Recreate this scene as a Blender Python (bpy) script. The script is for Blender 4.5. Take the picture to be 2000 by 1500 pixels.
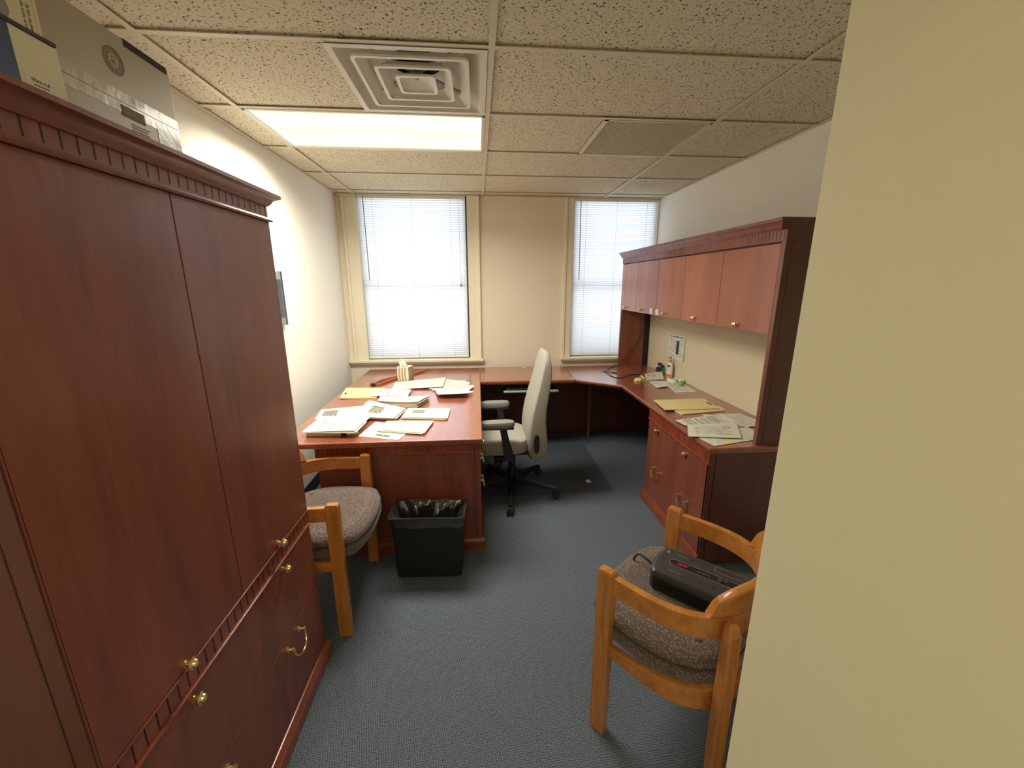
import bpy, bmesh, math, random
from mathutils import Vector, Matrix
random.seed(7)
PI = math.pi
scene = bpy.context.scene
COL = scene.collection
for o in list(bpy.data.objects): bpy.data.objects.remove(o)

# ------------------------------------------------------------------ camera
def make_camera():
    y, p, r = 0.0830, 0.2391, -0.0012
    F = Vector((math.sin(y)*math.cos(p), math.cos(y)*math.cos(p), -math.sin(p)))
    rt = Vector((math.cos(y), -math.sin(y), 0)); up = rt.cross(F)
    R = rt*math.cos(r) + up*math.sin(r); U = up*math.cos(r) - rt*math.sin(r)
    cam = bpy.data.cameras.new('camera'); co = bpy.data.objects.new('camera', cam); COL.objects.link(co)
    cam.sensor_width = 36; cam.lens = 797.4/2000*36; cam.clip_start = 0.02
    M = Matrix((R, U, -F)).transposed().to_4x4(); M.translation = (0, 0, 1.60)
    co.matrix_world = M
    scene.camera = co
make_camera()

# ------------------------------------------------------------------ world, light, exposure
w = bpy.data.worlds.new('world'); scene.world = w; w.use_nodes = True
w.node_tree.nodes['Background'].inputs[0].default_value = (0.86, 0.93, 1.0, 1)
w.node_tree.nodes['Background'].inputs[1].default_value = 0.6
scene.view_settings.view_transform = 'Standard'
scene.view_settings.look = 'None'
scene.view_settings.gamma = 1.0
scene.view_settings.exposure = 0.28
scene.view_settings.use_curve_mapping = False
scene.cycles.use_denoising = True
scene.cycles.max_bounces = 10
scene.cycles.diffuse_bounces = 6
scene.cycles.transparent_max_bounces = 12
def area(name, loc, rot, sx, sy, power, col, spread=180):
    l = bpy.data.lights.new(name, 'AREA'); l.shape = 'RECTANGLE'; l.size = sx; l.size_y = sy
    l.energy = power; l.color = col; l.spread = math.radians(spread)
    o = bpy.data.objects.new(name, l); COL.objects.link(o); o.location = loc; o.rotation_euler = rot
    return o
area('fixture_lamp', (-0.5375, 2.654, 2.425), (0, 0, 0), 1.16, 0.55, 41, (1.0, 0.945, 0.805), 162)
area('entry_fill', (-0.45, -0.75, 2.42), (0, 0, 0), 1.15, 0.55, 13, (1.0, 0.91, 0.68))  # unseen lamp added behind the camera for extra light in front; no fitting
area('daylight_west', (-0.62, 4.75, 1.75), (PI/2, 0, PI), 1.15, 1.7, 17.5, (0.86, 0.92, 1.0))
area('daylight_east', (1.42, 4.75, 1.75), (PI/2, 0, PI), 0.95, 1.7, 15, (0.86, 0.92, 1.0))

# ------------------------------------------------------------------ materials
def newmat(name):
    m = bpy.data.materials.new(name); m.use_nodes = True
    nt = m.node_tree
    return m, nt, nt.nodes['Principled BSDF']
def N(nt, t, **k):
    n = nt.nodes.new(t)
    for a, b in k.items(): setattr(n, a, b)
    return n
def simple(name, col, rough=0.5, metal=0.0, spec=0.5, coat=0.0, noise=0.0, nscale=40, bump=0.0, bscale=200):
    m, nt, b = newmat(name)
    b.inputs['Base Color'].default_value = (*col, 1); b.inputs['Roughness'].default_value = rough
    b.inputs['Metallic'].default_value = metal; b.inputs['Specular IOR Level'].default_value = spec
    if coat: b.inputs['Coat Weight'].default_value = coat; b.inputs['Coat Roughness'].default_value = 0.08
    tc = N(nt, 'ShaderNodeTexCoord')
    nz = N(nt, 'ShaderNodeTexNoise'); nz.inputs['Scale'].default_value = nscale; nz.inputs['Detail'].default_value = 3
    nt.links.new(tc.outputs['Object'], nz.inputs['Vector'])
    mx = N(nt, 'ShaderNodeMix', data_type='RGBA')
    k = max(noise, 0.02)
    mx.inputs[6].default_value = (*[c*(1-k) for c in col], 1); mx.inputs[7].default_value = (*[min(1, c*(1+k)) for c in col], 1)
    nt.links.new(nz.outputs['Fac'], mx.inputs[0]); nt.links.new(mx.outputs[2], b.inputs['Base Color'])
    if bump:
        n2 = N(nt, 'ShaderNodeTexNoise'); n2.inputs['Scale'].default_value = bscale; n2.inputs['Detail'].default_value = 2
        nt.links.new(tc.outputs['Object'], n2.inputs['Vector'])
        bp = N(nt, 'ShaderNodeBump'); bp.inputs['Strength'].default_value = bump; bp.inputs['Distance'].default_value = 0.004
        nt.links.new(n2.outputs['Fac'], bp.inputs['Height']); nt.links.new(bp.outputs[0], b.inputs['Normal'])
    return m
def wood(name, c1, c2, scale, rough=0.35, coat=0.3, fine=0.35):
    """long streaky grain; scale = noise scale per axis (small along the grain)"""
    m, nt, b = newmat(name)
    tc = N(nt, 'ShaderNodeTexCoord'); mp = N(nt, 'ShaderNodeMapping')
    mp.inputs['Scale'].default_value = scale
    nt.links.new(tc.outputs['Object'], mp.inputs[0])
    n1 = N(nt, 'ShaderNodeTexNoise'); n1.inputs['Scale'].default_value = 1.0; n1.inputs['Detail'].default_value = 5; n1.inputs['Distortion'].default_value = 0.6
    nt.links.new(mp.outputs[0], n1.inputs['Vector'])
    n2 = N(nt, 'ShaderNodeTexNoise'); n2.inputs['Scale'].default_value = 7.0; n2.inputs['Detail'].default_value = 2
    nt.links.new(mp.outputs[0], n2.inputs['Vector'])
    ma = N(nt, 'ShaderNodeMath', operation='MULTIPLY_ADD'); ma.inputs[1].default_value = fine; ma.inputs[2].default_value = -fine*0.5
    nt.links.new(n2.outputs['Fac'], ma.inputs[0])
    ad = N(nt, 'ShaderNodeMath', operation='ADD'); nt.links.new(n1.outputs['Fac'], ad.inputs[0]); nt.links.new(ma.outputs[0], ad.inputs[1])
    cr = N(nt, 'ShaderNodeValToRGB'); cr.color_ramp.elements[0].position = 0.28; cr.color_ramp.elements[1].position = 0.74
    cr.color_ramp.elements[0].color = (*c1, 1); cr.color_ramp.elements[1].color = (*c2, 1)
    nt.links.new(ad.outputs[0], cr.inputs[0]); nt.links.new(cr.outputs[0], b.inputs['Base Color'])
    b.inputs['Roughness'].default_value = rough
    b.inputs['Coat Weight'].default_value = coat; b.inputs['Coat Roughness'].default_value = 0.16
    return m
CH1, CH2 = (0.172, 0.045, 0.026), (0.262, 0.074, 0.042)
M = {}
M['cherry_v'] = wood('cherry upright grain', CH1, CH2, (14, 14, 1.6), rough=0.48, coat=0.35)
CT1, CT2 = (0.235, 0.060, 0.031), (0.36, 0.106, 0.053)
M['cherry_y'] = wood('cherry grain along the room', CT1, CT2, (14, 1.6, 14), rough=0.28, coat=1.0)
M['cherry_x'] = wood('cherry grain across the room', CT1, CT2, (1.6, 14, 14), rough=0.28, coat=1.0)
M['cherry_edge'] = wood('cherry moulding', (0.19, 0.045, 0.022), (0.30, 0.075, 0.037), (10, 10, 10), rough=0.28, coat=0.5)
M['cherry_shaded'] = wood('shaded cherry end panel', (0.085, 0.022, 0.014), (0.128, 0.034, 0.021), (16, 16, 2), rough=0.4, coat=0.15)  # darker copy of the cherry; shade on the end panels put into colour
M['cherry_door'] = wood('lit cherry door veneer', (0.285, 0.085, 0.044), (0.45, 0.155, 0.078), (9, 5, 0.9), rough=0.36, coat=0.25, fine=0.2)  # same cherry, lightened: light falling on the doors put into the colour
M['frieze'] = wood('frieze veneer', (0.15, 0.027, 0.012), (0.34, 0.075, 0.03), (60, 60, 3), rough=0.35, coat=0.3)
M['groove'] = simple('groove shadow line', (0.03, 0.006, 0.004), 0.6)
M['oak'] = wood('golden oak', (0.39, 0.140, 0.026), (0.64, 0.270, 0.060), (12, 12, 12), rough=0.3, coat=0.35, fine=0.5)
M['oak_v'] = wood('golden oak upright grain', (0.41, 0.150, 0.029), (0.63, 0.265, 0.058), (45, 45, 4), rough=0.3, coat=0.35, fine=0.6)
M['brass'] = simple('polished brass', (0.88, 0.68, 0.34), 0.28, 1.0)
M['chrome'] = simple('grey steel', (0.55, 0.55, 0.54), 0.25, 1.0)
M['wall_l'] = simple('pale cream paint', (0.86, 0.84, 0.77), 0.75, bump=0.04, bscale=260)
M['wall_b'] = simple('beige paint', (0.78, 0.71, 0.575), 0.8, bump=0.04, bscale=260)
M['wall_e'] = simple('yellow cream paint', (0.78, 0.72, 0.49), 0.75, bump=0.05, bscale=120)
M['trim'] = simple('cream gloss trim paint', (0.80, 0.75, 0.60), 0.4)
M['vinyl'] = simple('black vinyl', (0.012, 0.015, 0.022), 0.5)
M['sash'] = simple('dark bronze sash', (0.035, 0.028, 0.025), 0.45)
M['grid'] = simple('beige painted steel', (0.66, 0.60, 0.45), 0.5)
M['white_metal'] = simple('off white enamel', (0.74, 0.71, 0.62), 0.35)
M['duct'] = simple('dark duct lining', (0.05, 0.055, 0.05), 0.7)
M['grille'] = simple('tan grille core', (0.66, 0.59, 0.46), 0.6)
M['black'] = simple('black plastic', (0.014, 0.014, 0.015), 0.38)
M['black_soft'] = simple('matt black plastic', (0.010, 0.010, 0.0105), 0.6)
M['charcoal'] = simple('charcoal plastic', (0.045, 0.047, 0.047), 0.42)
M['grey'] = simple('grey plastic', (0.30, 0.29, 0.27), 0.45)
M['padgrey'] = simple('soft grey arm pad', (0.22, 0.215, 0.20), 0.55)
M['liner'] = simple('glossy black bag film', (0.02, 0.018, 0.016), 0.2, spec=1.0, coat=0.6, bump=0.35, bscale=30)
M['rubber'] = simple('dark rubber', (0.02, 0.02, 0.02), 0.7)
M['chairfab'] = simple('grey green woven fabric', (0.37, 0.35, 0.30), 0.95, spec=0.1, noise=0.28, nscale=330, bump=0.4, bscale=420)
M['under'] = simple('dark underlining', (0.05, 0.043, 0.04), 0.9)
M['white'] = simple('white plastic', (0.80, 0.79, 0.74), 0.4)
M['cream_card'] = simple('cream card', (0.76, 0.70, 0.50), 0.6)
M['grey_card'] = simple('grey brown carton', (0.47, 0.42, 0.32), 0.45, noise=0.06, nscale=6)
M['tape'] = simple('clear parcel tape', (0.50, 0.45, 0.34), 0.3, spec=0.8, coat=0.3, bump=0.5, bscale=25)
M['ink'] = simple('dark print', (0.06, 0.055, 0.05), 0.7)
M['softink'] = simple('brown grey print', (0.24, 0.205, 0.15), 0.7)
M['blue'] = simple('blue printed band', (0.045, 0.075, 0.19), 0.4, noise=0.5, nscale=14)
M['manila'] = simple('manila card', (0.74, 0.635, 0.31), 0.7)
M['manila_d'] = simple('manila card inside', (0.74, 0.60, 0.34), 0.7)
M['envelope'] = simple('cream envelope paper', (0.70, 0.67, 0.54), 0.7)
M['paper_plain'] = simple('plain paper', (0.76, 0.74, 0.63), 0.75)
M['tack'] = simple('beige tackboard fabric', (0.70, 0.61, 0.45), 0.95, spec=0.1, noise=0.1, nscale=300, bump=0.2, bscale=500)
M['leather'] = simple('orange brown leather', (0.42, 0.13, 0.05), 0.5, noise=0.15, nscale=60)
M['green_black'] = simple('dark tarnished clasp', (0.035, 0.04, 0.025), 0.4, 0.4)
M['lime'] = simple('lime green plastic', (0.20, 0.50, 0.02), 0.35)
M['teal'] = simple('teal plastic', (0.03, 0.22, 0.18), 0.35)
M['gold_pump'] = simple('mustard plastic', (0.45, 0.28, 0.06), 0.35)
M['orange'] = simple('orange print', (0.80, 0.22, 0.06), 0.5)
M['yellow'] = simple('yellow plastic', (0.82, 0.66, 0.08), 0.45)
M['paleyellow'] = simple('pale yellow foam', (0.85, 0.70, 0.30), 0.8)
M['bluepen'] = simple('blue plastic', (0.16, 0.26, 0.50), 0.4)
M['red'] = simple('red lettering', (0.75, 0.03, 0.06), 0.4)
M['screen'] = simple('dark glass screen', (0.012, 0.012, 0.013), 0.12)
M['greybezel'] = simple('grey bezel', (0.20, 0.20, 0.20), 0.4)
M['stripe_d'] = simple('dark stripe', (0.19, 0.15, 0.11), 0.7)

def ceiling_mat():
    m, nt, b = newmat('fissured mineral ceiling tile')
    tc = N(nt, 'ShaderNodeTexCoord'); mp = N(nt, 'ShaderNodeMapping'); mp.inputs['Scale'].default_value = (1.0, 1.0, 1.0)
    nt.links.new(tc.outputs['Object'], mp.inputs[0])
    nz = N(nt, 'ShaderNodeTexNoise'); nz.inputs['Scale'].default_value = 105; nz.inputs['Detail'].default_value = 2; nz.inputs['Distortion'].default_value = 0.6
    nt.links.new(mp.outputs[0], nz.inputs['Vector'])
    cr = N(nt, 'ShaderNodeValToRGB'); e = cr.color_ramp.elements
    e[0].position = 0.335; e[0].color = (0.14, 0.105, 0.05, 1); e[1].position = 0.415; e[1].color = (0.86, 0.79, 0.61, 1)
    nt.links.new(nz.outputs['Fac'], cr.inputs[0])
    n2 = N(nt, 'ShaderNodeTexNoise'); n2.inputs['Scale'].default_value = 190; nt.links.new(mp.outputs[0], n2.inputs['Vector'])
    mx = N(nt, 'ShaderNodeMix', data_type='RGBA', blend_type='MULTIPLY'); mx.inputs[0].default_value = 0.35
    nt.links.new(cr.outputs[0], mx.inputs[6]); nt.links.new(n2.outputs['Fac'], mx.inputs[7])
    nt.links.new(mx.outputs[2], b.inputs['Base Color'])
    bp = N(nt, 'ShaderNodeBump'); bp.inputs['Strength'].default_value = 0.4; bp.inputs['Distance'].default_value = 0.003
    nt.links.new(cr.outputs[0], bp.inputs['Height']); nt.links.new(bp.outputs[0], b.inputs['Normal'])
    b.inputs['Roughness'].default_value = 0.95; b.inputs['Specular IOR Level'].default_value = 0.1
    return m
M['ceil'] = ceiling_mat()

def carpet_mat():
    m, nt, b = newmat('blue grey loop carpet')
    tc = N(nt, 'ShaderNodeTexCoord'); mp = N(nt, 'ShaderNodeMapping')
    mp.inputs['Rotation'].default_value = (0, 0, 0.62); mp.inputs['Scale'].default_value = (1, 1, 1)
    nt.links.new(tc.outputs['Object'], mp.inputs[0])
    jt = N(nt, 'ShaderNodeTexNoise'); jt.inputs['Scale'].default_value = 70
    nt.links.new(tc.outputs['Object'], jt.inputs['Vector'])
    ad = N(nt, 'ShaderNodeVectorMath', operation='MULTIPLY_ADD'); ad.inputs[1].default_value = (0.009, 0.009, 0)
    nt.links.new(jt.outputs['Color'], ad.inputs[0]); nt.links.new(mp.outputs[0], ad.inputs[2])
    sep = N(nt, 'ShaderNodeSeparateXYZ'); nt.links.new(ad.outputs[0], sep.inputs[0])
    def wave(axis, k):
        mu = N(nt, 'ShaderNodeMath', operation='MULTIPLY'); mu.inputs[1].default_value = k
        nt.links.new(sep.outputs[axis], mu.inputs[0])
        s = N(nt, 'ShaderNodeMath', operation='SINE'); nt.links.new(mu.outputs[0], s.inputs[0]); return s
    a, c = wave(0, 2*PI/0.0125), wave(1, 2*PI/0.0105)
    mu = N(nt, 'ShaderNodeMath', operation='MULTIPLY'); nt.links.new(a.outputs[0], mu.inputs[0]); nt.links.new(c.outputs[0], mu.inputs[1])
    n3 = N(nt, 'ShaderNodeTexNoise'); n3.inputs['Scale'].default_value = 260; n3.inputs['Detail'].default_value = 2
    nt.links.new(tc.outputs['Object'], n3.inputs['Vector'])
    ma = N(nt, 'ShaderNodeMath', operation='MULTIPLY_ADD'); ma.inputs[1].default_value = 0.22
    nt.links.new(mu.outputs[0], ma.inputs[0]); nt.links.new(n3.outputs['Fac'], ma.inputs[2])
    cr = N(nt, 'ShaderNodeValToRGB'); e = cr.color_ramp.elements
    e[0].position = 0.26; e[0].color = (0.044, 0.056, 0.073, 1); e[1].position = 0.72; e[1].color = (0.186, 0.218, 0.256, 1)
    nt.links.new(ma.outputs[0], cr.inputs[0])
    n4 = N(nt, 'ShaderNodeTexNoise'); n4.inputs['Scale'].default_value = 2.2; nt.links.new(tc.outputs['Object'], n4.inputs['Vector'])
    mx = N(nt, 'ShaderNodeMix', data_type='RGBA', blend_type='MULTIPLY'); mx.inputs[0].default_value = 0.25
    nt.links.new(cr.outputs[0], mx.inputs[6]); nt.links.new(n4.outputs['Color'], mx.inputs[7])
    nt.links.new(cr.outputs[0], b.inputs['Base Color'])
    bp = N(nt, 'ShaderNodeBump'); bp.inputs['Strength'].default_value = 0.5; bp.inputs['Distance'].default_value = 0.004
    nt.links.new(ma.outputs[0], bp.inputs['Height']); nt.links.new(bp.outputs[0], b.inputs['Normal'])
    b.inputs['Roughness'].default_value = 1.0; b.inputs['Specular IOR Level'].default_value = 0.05
    return m
M['carpet'] = carpet_mat()

def seat_fabric():
    m, nt, b = newmat('mauve brown seat fabric with pale dots')
    tc = N(nt, 'ShaderNodeTexCoord')
    vo = N(nt, 'ShaderNodeTexVoronoi'); vo.inputs['Scale'].default_value = 120; vo.inputs['Randomness'].default_value = 0.6
    nt.links.new(tc.outputs['Object'], vo.inputs['Vector'])
    cr = N(nt, 'ShaderNodeValToRGB'); e = cr.color_ramp.elements
    e[0].position = 0.15; e[0].color = (0.29, 0.23, 0.19, 1); e[0].position = 0.10; e[1].position = 0.52; e[1].color = (0.112, 0.082, 0.072, 1)
    nt.links.new(vo.outputs['Distance'], cr.inputs[0])
    nz = N(nt, 'ShaderNodeTexNoise'); nz.inputs['Scale'].default_value = 500; nt.links.new(tc.outputs['Object'], nz.inputs['Vector'])
    mx = N(nt, 'ShaderNodeMix', data_type='RGBA', blend_type='OVERLAY'); mx.inputs[0].default_value = 0.5
    nt.links.new(cr.outputs[0], mx.inputs[6]); nt.links.new(nz.outputs['Fac'], mx.inputs[7])
    nt.links.new(mx.outputs[2], b.inputs['Base Color'])
    bp = N(nt, 'ShaderNodeBump'); bp.inputs['Strength'].default_value = 0.3; bp.inputs['Distance'].default_value = 0.002
    nt.links.new(nz.outputs['Fac'], bp.inputs['Height']); nt.links.new(bp.outputs[0], b.inputs['Normal'])
    b.inputs['Roughness'].default_value = 0.95; b.inputs['Specular IOR Level'].default_value = 0.1
    b.inputs['Sheen Weight'].default_value = 0.3
    return m
M['seatfab'] = seat_fabric()

def slat_mat():
    m, nt, b = newmat('thin white blind slat')
    nt.nodes.remove(b)
    out = nt.nodes['Material Output']
    d = N(nt, 'ShaderNodeBsdfDiffuse'); d.inputs[0].default_value = (0.80, 0.80, 0.78, 1)
    t = N(nt, 'ShaderNodeBsdfTranslucent'); t.inputs[0].default_value = (0.82, 0.84, 0.88, 1)
    mx = N(nt, 'ShaderNodeMixShader'); mx.inputs[0].default_value = 0.5
    nt.links.new(d.outputs[0], mx.inputs[1]); nt.links.new(t.outputs[0], mx.inputs[2]); nt.links.new(mx.outputs[0], out.inputs[0])
    return m
M['slat'] = slat_mat()
def clear_mat(name, tint, gloss, fac, rough=0.05):
    m, nt, b = newmat(name); nt.nodes.remove(b); out = nt.nodes['Material Output']
    t = N(nt, 'ShaderNodeBsdfTransparent'); t.inputs[0].default_value = (*tint, 1)
    g = N(nt, 'ShaderNodeBsdfGlossy'); g.inputs[0].default_value = (*gloss, 1); g.inputs[1].default_value = rough
    mx = N(nt, 'ShaderNodeMixShader'); mx.inputs[0].default_value = fac
    nt.links.new(t.outputs[0], mx.inputs[1]); nt.links.new(g.outputs[0], mx.inputs[2]); nt.links.new(mx.outputs[0], out.inputs[0])
    return m
M['glass'] = clear_mat('window glass', (0.96, 0.98, 0.98), (1, 1, 1), 0.06)
M['mat'] = clear_mat('tinted chair mat vinyl', (0.92, 0.93, 0.93), (0.7, 0.75, 0.78), 0.05, 0.25)
def glow(name, col, s):
    m, nt, b = newmat(name); nt.nodes.remove(b); out = nt.nodes['Material Output']
    tc = N(nt, 'ShaderNodeTexCoord'); sp = N(nt, 'ShaderNodeSeparateXYZ'); nt.links.new(tc.outputs['Object'], sp.inputs[0])
    mu = N(nt, 'ShaderNodeMath', operation='MULTIPLY'); mu.inputs[1].default_value = 2*PI/0.275; nt.links.new(sp.outputs[1], mu.inputs[0])
    co = N(nt, 'ShaderNodeMath', operation='COSINE'); nt.links.new(mu.outputs[0], co.inputs[0])
    ma = N(nt, 'ShaderNodeMath', operation='MULTIPLY_ADD'); ma.inputs[1].default_value = -0.07*s; ma.inputs[2].default_value = s
    nt.links.new(co.outputs[0], ma.inputs[0])
    e = N(nt, 'ShaderNodeEmission'); e.inputs[0].default_value = (*col, 1)
    nt.links.new(ma.outputs[0], e.inputs[1]); nt.links.new(e.outputs[0], out.inputs[0])
    return m
M['diffuser'] = glow('lit fluorescent diffuser', (1.0, 0.94, 0.69), 1.12)

def printed(name, rows=34, gap=0.42, words=38, ink=(0.05, 0.047, 0.042), base=(0.74, 0.72, 0.615), image=None, rules=(), margin=(0.09, 0.91, 0.07, 0.93), swap=False, faint=0.95, hl=None, dark=(0.05, 0.05, 0.05), light=(0.42, 0.40, 0.33)):
    """paper with rows of broken dark dashes, optional picture block (u0,u1,v0,v1), thick rules [(v0,v1)] and a highlight block"""
    m, nt, b = newmat(name)
    uv = N(nt, 'ShaderNodeTexCoord'); sp = N(nt, 'ShaderNodeSeparateXYZ'); nt.links.new(uv.outputs['UV'], sp.inputs[0])
    U, V = (sp.outputs[1], sp.outputs[0]) if swap else (sp.outputs[0], sp.outputs[1])
    def math_(op, a, bb=None):
        n = N(nt, 'ShaderNodeMath', operation=op)
        for i, x in enumerate((a, bb)):
            if x is None: continue
            if isinstance(x, (int, float)): n.inputs[i].default_value = x
            else: nt.links.new(x, n.inputs[i])
        return n.outputs[0]
    rv = math_('MULTIPLY', V, rows); fr = math_('FRACT', rv); fl = math_('FLOOR', rv)
    line = math_('LESS_THAN', fr, gap)
    cv = N(nt, 'ShaderNodeCombineXYZ'); nt.links.new(math_('MULTIPLY', U, words), cv.inputs[0]); nt.links.new(math_('MULTIPLY', fl, 7.31), cv.inputs[1])
    nz = N(nt, 'ShaderNodeTexNoise'); nz.inputs['Scale'].default_value = 1.0; nz.inputs['Detail'].default_value = 1; nt.links.new(cv.outputs[0], nz.inputs['Vector'])
    word = math_('GREATER_THAN', nz.outputs['Fac'], 0.47)
    cv2 = N(nt, 'ShaderNodeCombineXYZ'); nt.links.new(math_('MULTIPLY', U, 1.6), cv2.inputs[0]); nt.links.new(math_('MULTIPLY', V, 4.3), cv2.inputs[1])
    nz2 = N(nt, 'ShaderNodeTexNoise'); nz2.inputs['Scale'].default_value = 1.7; nt.links.new(cv2.outputs[0], nz2.inputs['Vector'])
    para = math_('GREATER_THAN', nz2.outputs['Fac'], 0.44)
    def rect(u0, u1, v0, v1):
        return math_('MULTIPLY', math_('MULTIPLY', math_('GREATER_THAN', U, u0), math_('LESS_THAN', U, u1)), math_('MULTIPLY', math_('GREATER_THAN', V, v0), math_('LESS_THAN', V, v1)))
    ink_f = math_('MULTIPLY', math_('MULTIPLY', line, word), math_('MULTIPLY', para, rect(*margin)))
    ink_f = math_('MULTIPLY', ink_f, faint)
    for (u0, u1, v0, v1) in rules: ink_f = math_('MAXIMUM', ink_f, math_('MULTIPLY', rect(u0, u1, v0, v1), 0.85))
    mx = N(nt, 'ShaderNodeMix', data_type='RGBA'); mx.inputs[6].default_value = (*base, 1); mx.inputs[7].default_value = (*ink, 1)
    nt.links.new(ink_f, mx.inputs[0]); last = mx.outputs[2]
    if hl:
        m3 = N(nt, 'ShaderNodeMix', data_type='RGBA'); m3.inputs[7].default_value = (0.82, 0.74, 0.10, 1)
        nt.links.new(math_('MULTIPLY', rect(*hl), 0.8), m3.inputs[0]); nt.links.new(last, m3.inputs[6]); last = m3.outputs[2]
    if image:
        m2 = N(nt, 'ShaderNodeMix', data_type='RGBA'); n5 = N(nt, 'ShaderNodeTexNoise'); n5.inputs['Scale'].default_value = 16; n5.inputs['Detail'].default_value = 3
        nt.links.new(uv.outputs['UV'], n5.inputs['Vector'])
        cr = N(nt, 'ShaderNodeValToRGB'); cr.color_ramp.elements[0].position = 0.3; cr.color_ramp.elements[0].color = (*dark, 1)
        cr.color_ramp.elements[1].position = 0.75; cr.color_ramp.elements[1].color = (*light, 1); nt.links.new(n5.outputs['Fac'], cr.inputs[0])
        nt.links.new(rect(*image), m2.inputs[0]); nt.links.new(last, m2.inputs[6]); nt.links.new(cr.outputs[0], m2.inputs[7]); last = m2.outputs[2]
    nt.links.new(last, b.inputs['Base Color']); b.inputs['Roughness'].default_value = 0.7
    return m

# ------------------------------------------------------------------ mesh helpers
W = {}
class B:
    """collects shapes; link() makes them ONE mesh object"""
    def __init__(s): s.bm = bmesh.new(); s.bm.loops.layers.uv.new('UVMap'); s.mi = 0
    def m(s, i): s.mi = i; return s
    def _merge(s, t):
        for f in t.faces: f.material_index = s.mi
        me = bpy.data.meshes.new('tmp'); t.to_mesh(me); t.free(); s.bm.from_mesh(me); bpy.data.meshes.remove(me)
    def box(s, x0, x1, y0, y1, z0, z1, bev=0.0, seg=2, mtx=None):
        t = bmesh.new()
        v = [t.verts.new(p) for p in ((x0,y0,z0),(x1,y0,z0),(x1,y1,z0),(x0,y1,z0),(x0,y0,z1),(x1,y0,z1),(x1,y1,z1),(x0,y1,z1))]
        for f in ((3,2,1,0),(4,5,6,7),(0,1,5,4),(1,2,6,5),(2,3,7,6),(3,0,4,7)): t.faces.new([v[i] for i in f])
        if bev: bmesh.ops.bevel(t, geom=t.edges[:], offset=bev, segments=seg, profile=0.5, affect='EDGES')
        if mtx: bmesh.ops.transform(t, matrix=mtx, verts=t.verts[:])
        s._merge(t); return s
    def prism(s, pts, h0, h1, axis='z', bev=0.0, seg=2, bev_top_only=False, mtx=None):
        t = bmesh.new()
        def P(a, b, h): return {'z': (a, b, h), 'x': (h, a, b), 'y': (a, h, b)}[axis]
        lo = [t.verts.new(P(a, b, h0)) for a, b in pts]; hi = [t.verts.new(P(a, b, h1)) for a, b in pts]
        n = len(pts)
        t.faces.new(lo[::-1]); t.faces.new(hi)
        for i in range(n): t.faces.new((lo[i], lo[(i+1) % n], hi[(i+1) % n], hi[i]))
        bmesh.ops.recalc_face_normals(t, faces=t.faces[:])
        if bev:
            hs = set(hi); ls = set(lo)
            E = [e for e in t.edges if (e.verts[0] in hs and e.verts[1] in hs) or (not bev_top_only and e.verts[0] in ls and e.verts[1] in ls)]
            bmesh.ops.bevel(t, geom=E, offset=bev, segments=seg, profile=0.5, affect='EDGES')
        if mtx: bmesh.ops.transform(t, matrix=mtx, verts=t.verts[:])
        s._merge(t); return s
    def loft(s, rings, cap=True, close=True):
        t = bmesh.new(); R = [[t.verts.new(p) for p in r] for r in rings]; n = len(R[0])
        for a, b in zip(R, R[1:]):
            for i in range(n if close else n-1): t.faces.new((a[i], a[(i+1) % n], b[(i+1) % n], b[i]))
        if cap and close: t.faces.new(R[0][::-1]); t.faces.new(R[-1])
        bmesh.ops.recalc_face_normals(t, faces=t.faces[:])
        s._merge(t); return s
    def lathe(s, prof, origin, axis=(0, 0, 1), n=20):
        ax = Vector(axis).normalized(); q = Vector((0, 0, 1)).rotation_difference(ax); o = Vector(origin)
        rings = [[o + q @ Vector((r*math.cos(2*PI*i/n), r*math.sin(2*PI*i/n), h)) for i in range(n)] for r, h in prof]
        return s.loft(rings)
    def tube(s, pts, r, n=8, closed=False):
        pts = [Vector(p) for p in pts]; k = len(pts); rings = []
        up = None
        for i, p in enumerate(pts):
            if closed: d = pts[(i+1) % k] - pts[i-1]
            else: d = pts[min(i+1, k-1)] - pts[max(i-1, 0)]
            d.normalize()
            if up is None: up = d.orthogonal().normalized()
            up = (up - d*up.dot(d)); up = up.normalized() if up.length > 1e-6 else d.orthogonal().normalized()
            sd = d.cross(up); rr = r(i/(k-1)) if callable(r) else r
            rings.append([p + (up*math.cos(2*PI*j/n) + sd*math.sin(2*PI*j/n))*rr for j in range(n)])
        if closed: rings.append(rings[0])
        return s.loft(rings, cap=not closed)
    def sweep(s, path, wid, z0, z1, ch=0.006, lean=0.0):
        """rectangular rail following a plan path; z0, z1 callables of 0..1 or numbers"""
        path = [Vector((p[0], p[1])) for p in path]; k = len(path); rings = []
        f = lambda v, t: v(t) if callable(v) else v
        for i, p in enumerate(path):
            d = (path[min(i+1, k-1)] - path[max(i-1, 0)]).normalized(); nn = Vector((-d.y, d.x)); t = i/(k-1)
            a, b, h = f(z0, t), f(z1, t), f(wid, t)/2
            c = min(ch, (b-a)*0.45, h*0.9)
            prof = [(-h, a+c), (-h+c, a), (h-c, a), (h, a+c), (h, b-c), (h-c*0.3, b-c*0.3), (h-c, b), (-h+c, b), (-h+c*0.3, b-c*0.3), (-h, b-c)]
            rings.append([Vector((p.x+nn.x*(u-lean*(z-a)), p.y+nn.y*(u-lean*(z-a)), z)) for u, z in prof])
        return s.loft(rings)
    def extr(s, prof, vec):
        v = Vector(vec); return s.loft([[Vector(p) for p in prof], [Vector(p)+v for p in prof]])
    def quad(s, a, b, c, d):
        t = bmesh.new(); t.faces.new([t.verts.new(p) for p in (a, b, c, d)]); s._merge(t); return s
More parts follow.
